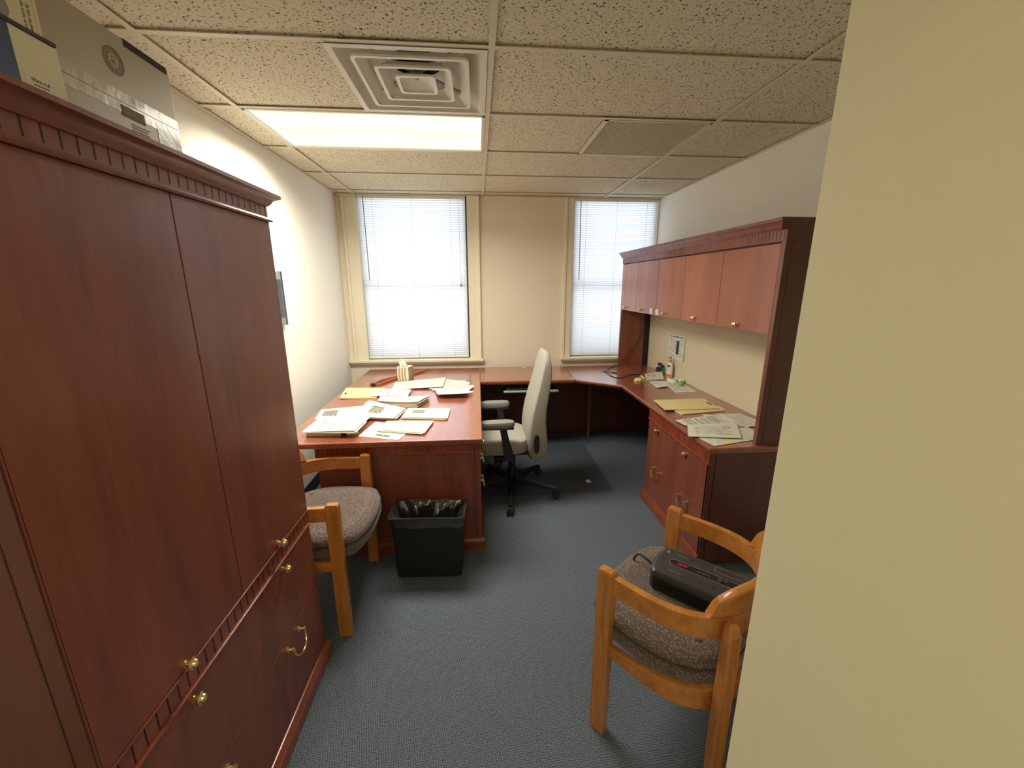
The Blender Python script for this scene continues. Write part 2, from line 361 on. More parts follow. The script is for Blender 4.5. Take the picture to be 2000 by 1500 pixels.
    def sheet(s, c, z, n=8, curl=None, th=0.0):
        """paper quad from four plan corners (c0..c3 = uv 00,10,11,01); curl(u,v)->dz"""
        t = bmesh.new(); L = t.loops.layers.uv.new('UVMap')
        c = [Vector((p[0], p[1], p[2] if len(p) > 2 else 0)) for p in c]
        def P(u, v):
            p = c[0]*(1-u)*(1-v) + c[1]*u*(1-v) + c[2]*u*v + c[3]*(1-u)*v
            return Vector((p.x, p.y, p.z + z + (curl(u, v) if curl else 0)))
        for dz, flip in (((0, True), (th, False)) if th else ((0, False),)):
            g = [[t.verts.new(P(i/n, j/n)+Vector((0, 0, dz))) for i in range(n+1)] for j in range(n+1)]
            for j in range(n):
                for i in range(n):
                    vs = [g[j][i], g[j][i+1], g[j+1][i+1], g[j+1][i]]; us = [(i/n, j/n), ((i+1)/n, j/n), ((i+1)/n, (j+1)/n), (i/n, (j+1)/n)]
                    if flip: vs, us = vs[::-1], us[::-1]
                    f = t.faces.new(vs)
                    for l, q in zip(f.loops, us): l[L].uv = q
            if th and flip: lo = g
        if th:
            ring = lambda g: [g[0][i] for i in range(n)] + [g[j][n] for j in range(n)] + [g[n][n-i] for i in range(n)] + [g[n-j][0] for j in range(n)]
            a, b = ring(lo), ring(g)
            for i in range(len(a)): 
                f = t.faces.new((a[i], a[(i+1) % len(a)], b[(i+1) % len(a)], b[i]))
                for l in f.loops: l[L].uv = (0.002, 0.002)
        bmesh.ops.recalc_face_normals(t, faces=t.faces[:])
        s._merge(t); return s
    def text(s, body, size, mtx, ext=0.0003, shear=0.0, bold=0.0):
        c = bpy.data.curves.new('t', 'FONT'); c.body = body; c.size = size; c.extrude = ext; c.shear = shear; c.offset = bold
        o = bpy.data.objects.new('t', c); COL.objects.link(o)
        me = bpy.data.meshes.new_from_object(o.evaluated_get(bpy.context.evaluated_depsgraph_get()))
        bpy.data.objects.remove(o); bpy.data.curves.remove(c)
        me.transform(mtx)
        for p in me.polygons: p.material_index = s.mi
        s.bm.from_mesh(me); bpy.data.meshes.remove(me); return s
    def link(s, name, mat, parent=None, sharp=0.6, local=False):
        bm = s.bm
        for f in bm.faces: f.smooth = True
        for e in bm.edges:
            e.smooth = not (len(e.link_faces) == 2 and e.calc_face_angle(0) > sharp) and len(e.link_faces) == 2
        me = bpy.data.meshes.new(name); bm.to_mesh(me); bm.free()
        if isinstance(mat, (list, tuple)):
            for m_ in mat: me.materials.append(m_)
        else: me.materials.append(mat)
        o = bpy.data.objects.new(name, me); COL.objects.link(o)
        wn = o.modifiers.new('weighted normals', 'WEIGHTED_NORMAL'); wn.keep_sharp = True; wn.weight = 80
        if parent is not None:
            o.parent = parent; mw = W[parent.name]
            if not local: me.transform(mw.inverted())
            W[o.name] = mw.copy()
        else: W[o.name] = Matrix.Identity(4)
        return o
def thing(name, label, cat, loc=(0, 0, 0), rotz=0.0, group=None):
    o = bpy.data.objects.new(name, None); COL.objects.link(o)
    o.location = loc; o.rotation_euler = (0, 0, rotz); o.empty_display_size = 0.1
    W[o.name] = Matrix.Translation(loc) @ Matrix.Rotation(rotz, 4, 'Z')
    o['label'] = label; o['category'] = cat
    if group: o['group'] = group
    return o
def tag(o, label, cat, group=None, kind=None):
    o['label'] = label; o['category'] = cat
    if group: o['group'] = group
    if kind: o['kind'] = kind
    # origin to the base of the thing
    vs = [v.co for v in o.data.vertices]
    c = Vector(((min(v.x for v in vs)+max(v.x for v in vs))/2, (min(v.y for v in vs)+max(v.y for v in vs))/2, min(v.z for v in vs)))
    o.data.transform(Matrix.Translation(-c)); o.location = c; W[o.name] = Matrix.Translation(c)
    return o
def struct(name, b, mat, label=None, cat=None, parent=None):
    o = b.link(name, mat, parent)
    if parent is None:
        o['kind'] = 'structure'
        if label: o['label'] = label
        if cat: o['category'] = cat
    return o
def dup(root, loc, rotz, label, group=None):
    def rec(o, par):
        c = o.copy(); COL.objects.link(c)
        if par is not None: c.parent = par
        W[c.name] = None
        for ch in [x for x in bpy.data.objects if x.parent == o]: rec(ch, c)
        return c
    r = rec(root, None); r.location = loc; r.rotation_euler = (0, 0, rotz); r['label'] = label
    if group: r['group'] = group
    W[r.name] = Matrix.Translation(loc) @ Matrix.Rotation(rotz, 4, 'Z')
    return r
def knob(par, base, axis):
    b = B(); b.lathe([(0.0095, 0), (0.0095, 0.003), (0.006, 0.005), (0.0055, 0.012), (0.013, 0.0155), (0.0155, 0.018), (0.0155, 0.0205), (0.012, 0.023), (0.0105, 0.0235), (0.009, 0.028), (0.0045, 0.031), (0.0005, 0.032)], base, axis, 20)
    return b.link('knob', M['brass'], par)
def bail(par, c, axis, wdir, half=0.047, drop=0.05, out=1.0):
    """drop handle: two turned posts and a hanging bow"""
    c = Vector(c); ax = Vector(axis); wd = Vector(wdir); b = B()
    for s in (-1, 1):
        b.lathe([(0.011, 0), (0.011, 0.003), (0.005, 0.006), (0.0045, 0.016*out), (0.0085, 0.019*out), (0.0085, 0.023*out), (0.004, 0.026*out), (0.0005, 0.0265*out)], c+wd*half*s, ax, 14)
    pts = []
    for i in range(17):
        t = i/16*PI
        pts.append(c + wd*half*math.cos(t)*1.0 + ax*(0.02+0.012*math.sin(t))*out + Vector((0, 0, -drop*math.sin(t)**0.8 if math.sin(t) > 0 else 0)))
    b.tube(pts, 0.0036, 8)
    return b.link('bail_handle', M['brass'], par)

# ------------------------------------------------------------------ room shell
XL, XR, YB, CH = -1.335, 1.88, 4.335, 2.44
XE, YE, Y0 = 0.545, 0.66, -1.6
struct('floor', B().box(XL-0.1, XR+0.1, Y0-0.1, YB+0.1, -0.08, 0), M['carpet'], 'blue grey loop pile carpet covering the office floor', 'floor')
struct('wall_left', B().box(XL-0.1, XL, Y0-0.1, YB+0.3, 0, CH+0.2), M['wall_l'], 'pale cream wall behind the tall cherry storage cabinet', 'wall')
struct('wall_right', B().box(XR, XR+0.1, YE, YB+0.3, 0, CH+0.2), M['wall_l'], 'pale cream wall above and behind the cherry hutch', 'wall')
struct('wall_entry', B().box(XE, XR+0.1, Y0-0.1, YE, 0, CH+0.2, 0.004), M['wall_e'], 'yellow cream wall corner beside the oak chair holding the battery unit', 'wall')
struct('wall_front', B().box(XL-0.1, XE, Y0-0.1, Y0, 0, CH+0.2), M['wall_l'], 'cream wall closing the office behind the viewer', 'wall')
W1 = (-1.152, -0.082); W2 = (0.982, 1.872); ZS = 0.835
b = B()
b.box(XL-0.1, W1[0], YB, YB+0.14, 0, CH+0.2); b.box(W1[1], W2[0], YB, YB+0.14, 0, CH+0.2); b.box(W2[1], XR+0.1, YB, YB+0.14, 0, CH+0.2)
b.box(W1[0], W1[1], YB, YB+0.14, 0, ZS-0.03); b.box(W2[0], W2[1], YB, YB+0.14, 0, ZS-0.03)
b.box(W1[0], W1[1], YB, YB+0.14, CH+0.02, CH+0.2); b.box(W2[0], W2[1], YB, YB+0.14, CH+0.02, CH+0.2)
struct('wall_back', b, M['wall_b'], 'beige wall between and under the two windows', 'wall')
struct('baseboard_left', B().box(XL, XL+0.008, 1.56, YB, 0, 0.10, 0.003), M['vinyl'], 'black vinyl baseboard along the pale left wall', 'baseboard')
struct('baseboard_back', B().box(XL+0.01, XR, YB-0.008, YB, 0, 0.10, 0.003), M['vinyl'], 'black vinyl baseboard under the windows behind the desks', 'baseboard')

# ceiling: tiles dropped in a steel grid with cells left open for light, diffuser and grille
GX = [0.072 + i*1.2192 for i in (-1, 0, 1)]
GY = [1.7396 + 0.6096*k for k in range(-6, 5)]
xs = [XL] + GX + [XR]; ys = [Y0] + GY + [YB]
tile = B(); TW = 0.012
open_cells = {(1, 8): 'light', (1, 7): 'diff', (2, 8): 'grille'}
for i in range(len(xs)-1):
    for j in range(len(ys)-1):
        x0, x1, y0_, y1 = xs[i], xs[i+1], ys[j], ys[j+1]
        if y1-y0_ < 0.02: continue
        k = open_cells.get((i, j))
        if k == 'light': continue
        if k == 'diff': x1 = x1-0.61
        if k == 'grille': x0, x1 = x0, x0+0.612
        if k == 'grille': tile.box(x0+0.001, x1, y0_+0.001, y1-0.001, CH+0.009, CH+0.025); continue
        tile.box(x0+0.001, x1-0.001, y0_+0.001, y1-0.001, CH+0.009, CH+0.025)
ce = struct('ceiling', tile, M['ceil'], 'suspended ceiling of speckled mineral tiles', 'ceiling')
g = B()
for x in GX: g.box(x-TW, x+TW, Y0, YB, CH-0.001, CH+0.0025)
for y in GY:
    xa = XL
    for x in GX + [XR]: g.box(xa+TW, x-TW, y-TW, y+TW, CH-0.0005, CH+0.0025); xa = x
for x0, x1, y0_, y1 in ((XL, XL+0.022, Y0, YB), (XR-0.022, XR, YE, YB), (XL, XR, YB-0.022, YB), (XE-0.022, XE, Y0, YE)):
    g.box(x0, x1, y0_, y1, CH-0.001, CH+0.005)
struct('ceiling_grid', g, M['grid'], parent=ce)
struct('ceiling_deck', B().box(XL-0.1, XR+0.1, Y0-0.1, YB+0.1, CH+0.2, CH+0.25), M['duct'], parent=ce)

# ------------------------------------------------------------------ windows with blinds
def window(n, x0, x1, left_c, right_c, sill0, sill1, label):
    wf = B()   # sash frame, dark bronze, with meeting rail
    ya, yb = YB+0.055, YB+0.095
    wf.box(x0, x0+0.045, ya, yb, ZS, CH+0.02); wf.box(x1-0.045, x1, ya, yb, ZS, CH+0.02)
    wf.box(x0, x1, ya, yb, ZS, ZS+0.05); wf.box(x0, x1, ya, yb, CH-0.03, CH+0.02); wf.box(x0, x1, ya, yb, 1.576, 1.596)
    o = struct('window_%d' % n, wf, M['sash'], label, 'window')
    B().box(x0+0.04, x1-0.04, YB+0.072, YB+0.078, ZS+0.04, CH).link('window_pane', M['glass'], o)
    c = B()
    if left_c is not None:
        c.box(left_c, x0+0.008, YB-0.022, YB, ZS, CH-0.001, 0.003); c.box(left_c-0.002, left_c+0.026, YB-0.034, YB, ZS, CH-0.001, 0.006)
    if right_c is not None:
        c.box(x1-0.004, right_c, YB-0.022, YB, ZS, CH-0.001, 0.003); c.box(right_c-0.022, right_c+0.002, YB-0.034, YB, ZS, CH-0.001, 0.006)
    c.box(x0, x0+0.004, YB, YB+0.06, ZS, CH); c.box(x1-0.004, x1, YB, YB+0.06, ZS, CH)
    c.link('window_casing', M['trim'], o)
    s = B().box(sill0, sill1, YB-0.062, YB+0.06, ZS-0.026, ZS, 0.006)
    s.box(sill0+0.008, sill1-0.008, YB-0.044, YB, ZS-0.045, ZS-0.026, 0.006)
    s.link('window_sill', M['trim'], o)
    return o
window(1, W1[0], W1[1], -1.278, 0.035, XL+0.002, 0.057, 'dark framed window behind the wider blind over the desk')
window(2, W2[0], W2[1], 0.897, None, 0.878, XR-0.002, 'dark framed window behind the blind in the corner by the hutch')
def blind(x0, x1, label, wand_x, cord_x=None, gap_seed=1):
    rnd = random.Random(gap_seed); yc = YB+0.016
    r = thing('window_blind', label, 'blind', ((x0+x1)/2, yc, ZS), group='white mini blinds on the windows')
    B().box(x0, x1, yc-0.013, yc+0.013, CH-0.03, CH-0.002, 0.002).link('head_rail', M['white'], r)
    B().box(x0, x1, yc-0.011, yc+0.011, ZS+0.012, ZS+0.026, 0.003).link('bottom_rail', M['white'], r)
    s = B(); n = 71; zt, zb = CH-0.035, ZS+0.032
    for i in range(n):
        z = zt + (zb-zt)*i/(n-1); t = math.radians(62+rnd.uniform(-3, 3))
        if abs(z-1.585) < 0.012: t = math.radians(40)
        prof = []
        for k in range(4):
            u = (k/3-0.5)*0.0285; crown = 0.0018*(1-(2*u/0.0285)**2)
            prof.append((u*math.cos(t)-crown*math.sin(t), -u*math.sin(t)*-1 + crown*math.cos(t)))
        rings = []
        m_ = 6
        for j in range(m_+1):
            x = x0+0.002+(x1-x0-0.004)*j/m_; dz = rnd.uniform(-0.0006, 0.0006)
            rings.append([Vector((x, yc+a, z+c+dz)) for a, c in prof])
        s.loft(rings, cap=False, close=False)
    s.link('slats', M['slat'], r)
    l = B()
    for f in (0.14, 0.5, 0.86): 
        for dy in (-0.014,): l.box(x0+(x1-x0)*f-0.0008, x0+(x1-x0)*f+0.0008, yc+dy-0.0006, yc+dy+0.0006, ZS+0.02, CH-0.01)
    l.link('ladder_cord', M['grey'], r)
    B().tube([(wand_x, yc-0.026, CH-0.02), (wand_x+0.004, yc-0.028, 2.0), (wand_x+0.006, yc-0.027, 1.64)], 0.0042, 8).link('tilt_wand', M['greybezel'], r)
    if cord_x:
        k = B().tube([(cord_x, yc-0.024, CH-0.02), (cord_x+0.002, yc-0.026, 2.0), (cord_x+0.004, yc-0.026, 1.62)], 0.0012, 6)
        for s_ in (-1, 1): k.lathe([(0.002, 0), (0.005, -0.004), (0.007, -0.022), (0.001, -0.026)], (cord_x+0.004+s_*0.009, yc-0.027, 1.605), (0.25*s_, 0, 1), 10)
        k.tube([(cord_x-0.005, yc-0.027, 1.605), (cord_x+0.004, yc-0.026, 1.622), (cord_x+0.013, yc-0.027, 1.605)], 0.0012, 6)
        k.link('pull_cord', M['greybezel'], r)
    return r
blind(W1[0]+0.012, W1[1]-0.018, 'wider white mini blind with wand and pull cord, over the desk with the papers', -1.075, -0.165, 3)
blind(W2[0]+0.016, W2[1]-0.004, 'narrower white mini blind half hidden behind the cherry hutch', 1.055, None, 5)

# ------------------------------------------------------------------ ceiling fixtures
def fixture():
    x0, x1, y0_, y1 = GX[0]+0.012, GX[1]-0.012, GY[7]+0.012, GY[8]-0.012
    r = thing('ceiling_light', 'lit rectangular fluorescent ceiling light with cream diffuser', 'ceiling light', ((x0+x1)/2, (y0_+y1)/2, CH-0.004))
    f = B(); z0, z1 = CH-0.004, CH+0.03; t = 0.018
    f.box(x0, x1, y0_, y0_+t, z0, z1, 0.002); f.box(x0, x1, y1-t, y1, z0, z1, 0.002); f.box(x0, x0+t, y0_, y1, z0, z1, 0.002); f.box(x1-t, x1, y0_, y1, z0, z1, 0.002)
    f.box(x0, x1, y0_, y1, CH+0.06, CH+0.1)
    f.link('frame', M['white_metal'], r)
    d = B().box(x0+t-0.002, x1-t+0.002, y0_+t-0.002, y1-t+0.002, CH+0.004, CH+0.008).link('diffuser', M['diffuser'], r)
fixture()
def diffuser():
    cx, cy = GX[1]-0.012-0.2975, (GY[6]+GY[7])/2
    r = thing('air_diffuser', 'square white ceiling air diffuser with nested square vanes', 'air vent', (cx, cy, CH-0.004))
    def sq(h, z, rad=0.02, n=5):
        pts = []
        for sx, sy, a0 in ((1, 1, 0), (-1, 1, PI/2), (-1, -1, PI), (1, -1, 1.5*PI)):
            for i in range(n+1):
                a = a0 + PI/2*i/n; pts.append(Vector((cx+sx*(h-rad)+rad*math.cos(a), cy+sy*(h-rad)+rad*math.sin(a), z)))
        return pts
    H = 0.2955
    p = B()
    p.loft([sq(H, CH-0.004, 0.003), sq(H-0.024, CH-0.005, 0.003), sq(H-0.028, CH+0.006, 0.02), sq(H-0.040, CH+0.035, 0.05), sq(H-0.10, CH+0.078, 0.09), sq(0.106, CH+0.083, 0.105)], cap=False)
    p.link('pan', M['white_metal'], r)
    B().loft([sq(0.1065, CH+0.075, 0.1064), sq(0.1065, CH+0.19, 0.1064)], cap=False).loft([sq(0.1065, CH+0.19, 0.1064), sq(0.1065, CH+0.195, 0.1064)]).link('duct_throat', M['duct'], r)
    for h, inn, zt in ((0.224, 0.182, 0.030), (0.152, 0.112, 0.028), (0.082, 0.036, 0.024)):
        v = B(); zt += CH
        rings = [sq(inn, zt, 0.02), sq(h-0.016, CH+0.004, 0.016), sq(h-0.014, CH-0.006, 0.016), sq(h, CH-0.006, 0.02), sq(h, CH+0.002, 0.02), sq(h-0.008, CH+0.006, 0.02), sq(inn+0.002, zt+0.003, 0.02)]
        if inn < 0.05: rings = [sq(0.001, zt, 0.0005)] + rings
        v.loft(rings, cap=False); v.link('vane', M['white_metal'], r)
    x = B()
    for a in (PI/4, -PI/4): x.box(-0.25, 0.25, -0.011, 0.011, 0.040, 0.048, mtx=Matrix.Translation((cx, cy, CH)) @ Matrix.Rotation(a, 4, 'Z'))
    x.link('cross_bar', M['grey'], r)
    B().lathe([(0.008, 0.012), (0.008, 0.0), (0.003, -0.002)], (cx, cy, CH+0.018), n=12).link('screw', M['grey'], r)
diffuser()
def grille():
    x0, x1 = GX[2]-0.012-0.590, GX[2]-0.012; y0_, y1 = GY[7]+0.012, GY[8]-0.012
    r = thing('return_grille', 'square tan eggcrate return air grille in the ceiling', 'air vent', ((x0+x1)/2, (y0_+y1)/2, CH-0.003))
    f = B(); z0, z1 = CH-0.003, CH+0.014; t = 0.012
    f.box(x0, x1, y0_, y0_+t, z0, z1); f.box(x0, x1, y1-t, y1, z0, z1); f.box(x0, x0+0.02, y0_, y1, z0, z1); f.box(x1-t, x1, y0_, y1, z0, z1)
    f.link('frame', M['grid'], r)
    c = B(); n = 40
    for i in range(n):
        x = x0+0.02+(x1-x0-0.032)*(i+0.5)/n; c.box(x-0.0016, x+0.0016, y0_+t, y1-t, CH, CH+0.014)
        y = y0_+t+(y1-y0_-2*t)*(i+0.5)/n; c.box(x0+0.02, x1-t, y-0.0010, y+0.0010, CH+0.001, CH+0.013)
    c.link('eggcrate_core', M['grille'], r)
    B().box(x0, x1, y0_, y1, CH+0.05, CH+0.06).link('plenum_back', M['grille'], r)
grille()
wt = B().tube([(-0.425, 1.716, 2.437), (-0.437, 1.712, 2.435), (-0.452, 1.700, 2.428), (-0.462, 1.690, 2.425), (-0.468, 1.70, 2.43)], 0.0015, 6)
wt.tube([(-0.425, 1.716, 2.437), (-0.435, 1.705, 2.432), (-0.44, 1.685, 2.43), (-0.452, 1.675, 2.432)], 0.0015, 6)
tag(wt.link('wire_twist', M['black']), 'thin dark wire twist hanging from the ceiling grid beside the diffuser', 'wire')

# ------------------------------------------------------------------ armoire on the left
def armoire():
    X, y0_, y1 = -0.70, 0.615, 1.54; xb = XL+0.004; ys_ = 1.077
    r = thing('storage_cabinet', 'tall cherry storage cabinet with two doors over two drawers', 'cabinet', (-1.0, 1.08, 0))
    c = B().box(xb, X-0.02, y0_, y1, 0.05, 1.86)
    c.box(X-0.02, X, y0_, y0_+0.004, 0.05, 1.81); c.box(X-0.02, X, y1-0.004, y1, 0.05, 1.81)
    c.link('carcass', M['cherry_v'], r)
    B().box(xb, X-0.001, y0_-0.004, y0_, 0.07, 1.806).m(1).box(X-0.036, X-0.0335, y0_-0.0046, y0_-0.003, 0.08, 1.80).link('end_panel', [M['cherry_shaded'], M['groove']], r)  # dimness of the near end put into the wood colour
    bs = B()
    pr = [(-0.70, 0.075), (-0.694, 0.072), (-0.686, 0.055), (-0.680, 0.050), (-0.680, 0.0), (-0.74, 0.0), (-0.74, 0.075)]
    bs.prism(pr, y0_-0.02, y1+0.018, 'y'); bs.box(xb, -0.70, y1-0.02, y1+0.018, 0, 0.072, 0.004)
    # prism axis y expects (a,b)->(a,h,b)
    bs.link('base_moulding', M['cherry_edge'], r)
    def door(a, d, ky):
        o = B().box(X-0.02, X, a+0.0015, d-0.0015, 0.724, 1.806, 0.0015).link('door', M['cherry_v'], r); knob(o, (X, ky, 0.738), (1, 0, 0)); return o
    door(y0_, ys_, 0.834); door(ys_, y1, 1.297)
    rail = B().box(X-0.02, X-0.002, y0_, y1, 0.662, 0.722)
    rail.box(X-0.006, X+0.006, y0_, y1, 0.655, 0.664, 0.003); rail.box(X-0.006, X+0.003, y0_, y1, 0.7165, 0.7225, 0.0015)
    gr = rail.m(1)
    for i in range(28):
        y = y0_+0.03+i*0.032; gr.box(X-0.0025, X-0.0012, y-0.0014, y+0.0014, 0.668, 0.713)
    rail.link('middle_rail', [M['cherry_edge'], M['groove']], r)
    d1 = B().box(X-0.02, X, y0_+0.003, y1-0.003, 0.378, 0.654, 0.0015).link('drawer', M['cherry_v'], r)
    for ky in (0.835, 1.298): knob(d1, (X, ky, 0.634), (1, 0, 0))
    d2 = B().box(X-0.02, X, y0_+0.003, y1-0.003, 0.078, 0.372, 0.0015).link('drawer', M['cherry_v'], r)
    B().box(X-0.012, X+0.0012, y0_+0.003, y1-0.003, 0.3705, 0.3745).link('edge_bead', M['cherry_edge'], d2)
    for ky in (0.84, 1.30): bail(d2, (X, ky, 0.332), (1, 0, 0), (0, 1, 0))
    fr = B().box(X-0.02, X-0.001, y0_, y1, 1.812, 1.862); gv = fr.m(1)
    for i in range(29):
        y = y1-0.012-i*0.0315; gv.box(X-0.0015, X-0.0004, y-0.0013, y+0.0013, 1.826, 1.856)
    fr.link('frieze', [M['cherry_v'], M['groove']], r)
    cm = B()
    cm.prism([(X-0.02, 1.807), (X+0.008, 1.807), (X+0.011, 1.812), (X+0.008, 1.818), (X-0.02, 1.820)], y0_-0.01, y1+0.010, 'y')
    cp = [(X-0.02, 1.856), (X+0.004, 1.856), (X+0.007, 1.861), (X+0.010, 1.863), (X+0.016, 1.874), (X+0.030, 1.882), (X+0.035, 1.884), (X+0.035, 1.8935), (X-0.02, 1.8935)]
    # crown with a mitred return at the near and far ends
    ins = lambda d: [(x, y_, z) for (x, z) in cp for y_ in (d,)]
    rings = []
    back = [Vector((xb, y1+max(x-X, 0.0), z)) for x, z in cp]; corner = [Vector((x, y1+max(x-X, 0.0), z)) for x, z in cp]
    c2 = [Vector((x, y0_-max(x-X, 0.0), z)) for x, z in cp]; b2 = [Vector((xb, y0_-max(x-X, 0.0), z)) for x, z in cp]
    cm.loft([back, corner, c2, b2])
    cm.box(xb, X-0.018, y0_, y1, 1.856, 1.8935)
    cm.link('crown_moulding', M['cherry_v'], r)
armoire()

# ------------------------------------------------------------------ cartons on the armoire
ZA = 1.8935
def face_text(X, y, z, ang=0.0, flip=False):
    """matrix putting text on a face looking toward +X, reading toward +Y"""
    m = Matrix(((0, 0, 1, X), (1, 0, 0, y), (0, 1, 0, z), (0, 0, 0, 1)))
    return m @ Matrix.Rotation(ang, 4, 'Z')
def big_box():
    X, y0_, y1, h = -0.83, 0.93, 1.362, 0.277
    r = thing('carton', 'large grey brown carton with round seal and parcel tape, on the tall cabinet', 'box', (-1.05, 1.146, ZA))
    B().box(-1.27, X, y0_, y1, ZA, ZA+h, 0.004).link('box_body', M['grey_card'], r)
    B().box(-1.27, X+0.0006, y0_+0.001, y1+0.0006, ZA+0.105, ZA+0.152).link('packing_tape', M['tape'], r)
    B().box(X-0.001, X+0.0008, y1-0.085, y1+0.0008, ZA+0.02, ZA+0.15).link('packing_tape', M['tape'], r)
    B().box(X-0.002, X+0.0009, y0_+0.002, y1-0.002, ZA+0.1275, ZA+0.1288).link('flap_seam', M['softink'], r)
    B().box(X-0.03, X+0.0007, y1-0.15, y1-0.01, ZA+h-0.016, ZA+h+0.0005).link('scuffed_edge', M['under'], r)
    s = B(); cy, cz = 1.172, ZA+0.212
    for R_, t in ((0.0275, 0.0012), (0.025, 0.0007), (0.0175, 0.001), (0.016, 0.0006)):
        rings = [[Vector((X+dx, cy+rr*math.cos(a), cz+rr*math.sin(a))) for rr, dx in ((R_-t, 0.0002), (R_-t, 0.0008), (R_+t, 0.0008), (R_+t, 0.0002))] for a in [2*PI*i/40 for i in range(41)]]
        s.loft(rings, cap=False)
    rnd = random.Random(4)
    for i in range(26):
        a = 2*PI*i/26; yy, zz = cy+0.0213*math.cos(a), cz+0.0213*math.sin(a)
        s.box(X, X+0.0007, yy-0.0011, yy+0.0011, zz-0.0016, zz+0.0016)
    s.text('m', 0.018, face_text(X+0.0005, cy-0.008, cz-0.006)); s.box(X, X+0.0006, cy-0.010, cy+0.010, cz-0.0105, cz-0.0095); s.box(X, X+0.0006, cy-0.007, cy+0.007, cz+0.006, cz+0.0072)
    s.box(X, X+0.0006, cy-0.004, cy+0.004, cz+0.0095, cz+0.0105)
    s.link('printed_seal', M['softink'], r)
    k = B(); y = 1.165
    while y < 1.235:
        wd = rnd.choice((0.0008, 0.0014, 0.002)); k.box(X, X+0.0012, y, y+wd, ZA+0.098, ZA+0.122); y += wd+rnd.choice((0.0009, 0.0016))
    for i in range(5): k.box(X, X+0.0006, 1.19, 1.19+0.055-0.006*(i % 2), ZA+0.086-i*0.0062, ZA+0.089-i*0.0062)
    k.link('barcode_print', M['softink'], r)
big_box()
def small_box():
    X, y0_, y1, h = -0.74, 0.62, 0.916, 0.116
    r = thing('carton', 'short cream box with a blue printed band and dark lid edge on the tall cabinet', 'box', (-0.76, 0.77, ZA))
    B().box(-0.785, X, y0_, y1, ZA, ZA+h, 0.002).link('box_body', M['cream_card'], r)
    B().prism([(0.812, ZA+0.001), (0.836, ZA+0.001), (0.834, ZA+h), (0.79, ZA+h), (0.795, ZA+0.08)], X-0.001, X+0.0006, 'x').link('printed_band', M['blue'], r)
    B().box(-0.789, X+0.003, y0_-0.002, y1-0.003, ZA+h, ZA+h+0.0065, 0.001).link('lid', M['ink'], r)
    B().box(X-0.001, X+0.0005, 0.845, 0.885, ZA+0.024, ZA+0.054).link('sticker', M['paper_plain'], r)
    B().text('Warn, 5-8', 0.0075, face_text(X+0.0006, 0.853, ZA+0.042)).box(X, X+0.0008, 0.856, 0.882, ZA+0.0365, ZA+0.038).link('sticker_print', M['ink'], r)
small_box()
def white_box():
    X, y0_, y1, h = -0.80, 0.55, 0.968, 0.27
    r = thing('carton', 'tall cream box with safety wording standing behind the blue banded box', 'box', (-0.812, 0.76, ZA))
    B().box(-0.825, X, y0_, y1, ZA, ZA+h, 0.003).link('box_body', M['cream_card'], r)
    t = B()
    t.text('product is not a toy.', 0.0074, face_text(X+0.0005, 0.9395, ZA+0.1395, PI/2), bold=0.0001)
    t.text('intended for use by', 0.0074, face_text(X+0.0005, 0.9495, ZA+0.142, PI/2), bold=0.0001)
    t.link('printed_text', M['softink'], r)
    B().lathe([(0.019, 0), (0.019, 0.0006)], (X-0.0001, 0.893, ZA+0.171), (1, 0, 0), 28).link('printed_spot', M['grey'], r)
    B().box(X, X+0.0006, 0.9585, 0.9605, ZA, ZA+h).link('fold_line', M['manila_d'], r)
white_box()

# ------------------------------------------------------------------ wall screen
def tv():
    r = thing('wall_monitor', 'flat grey and black monitor mounted on the left wall past the cabinet', 'monitor', (XL+0.02, 2.62, 1.33))
    B().box(XL+0.001, XL+0.03, 2.30, 2.945, 1.335, 1.685, 0.004).link('housing', M['greybezel'], r)
    B().box(XL+0.029, XL+0.0315, 2.34, 2.925, 1.385, 1.635).link('screen', M['screen'], r)
    B().box(XL+0.01, XL+0.032, 2.934, 2.958, 1.333, 1.687, 0.003).link('edge_trim', M['black'], r)
tv()

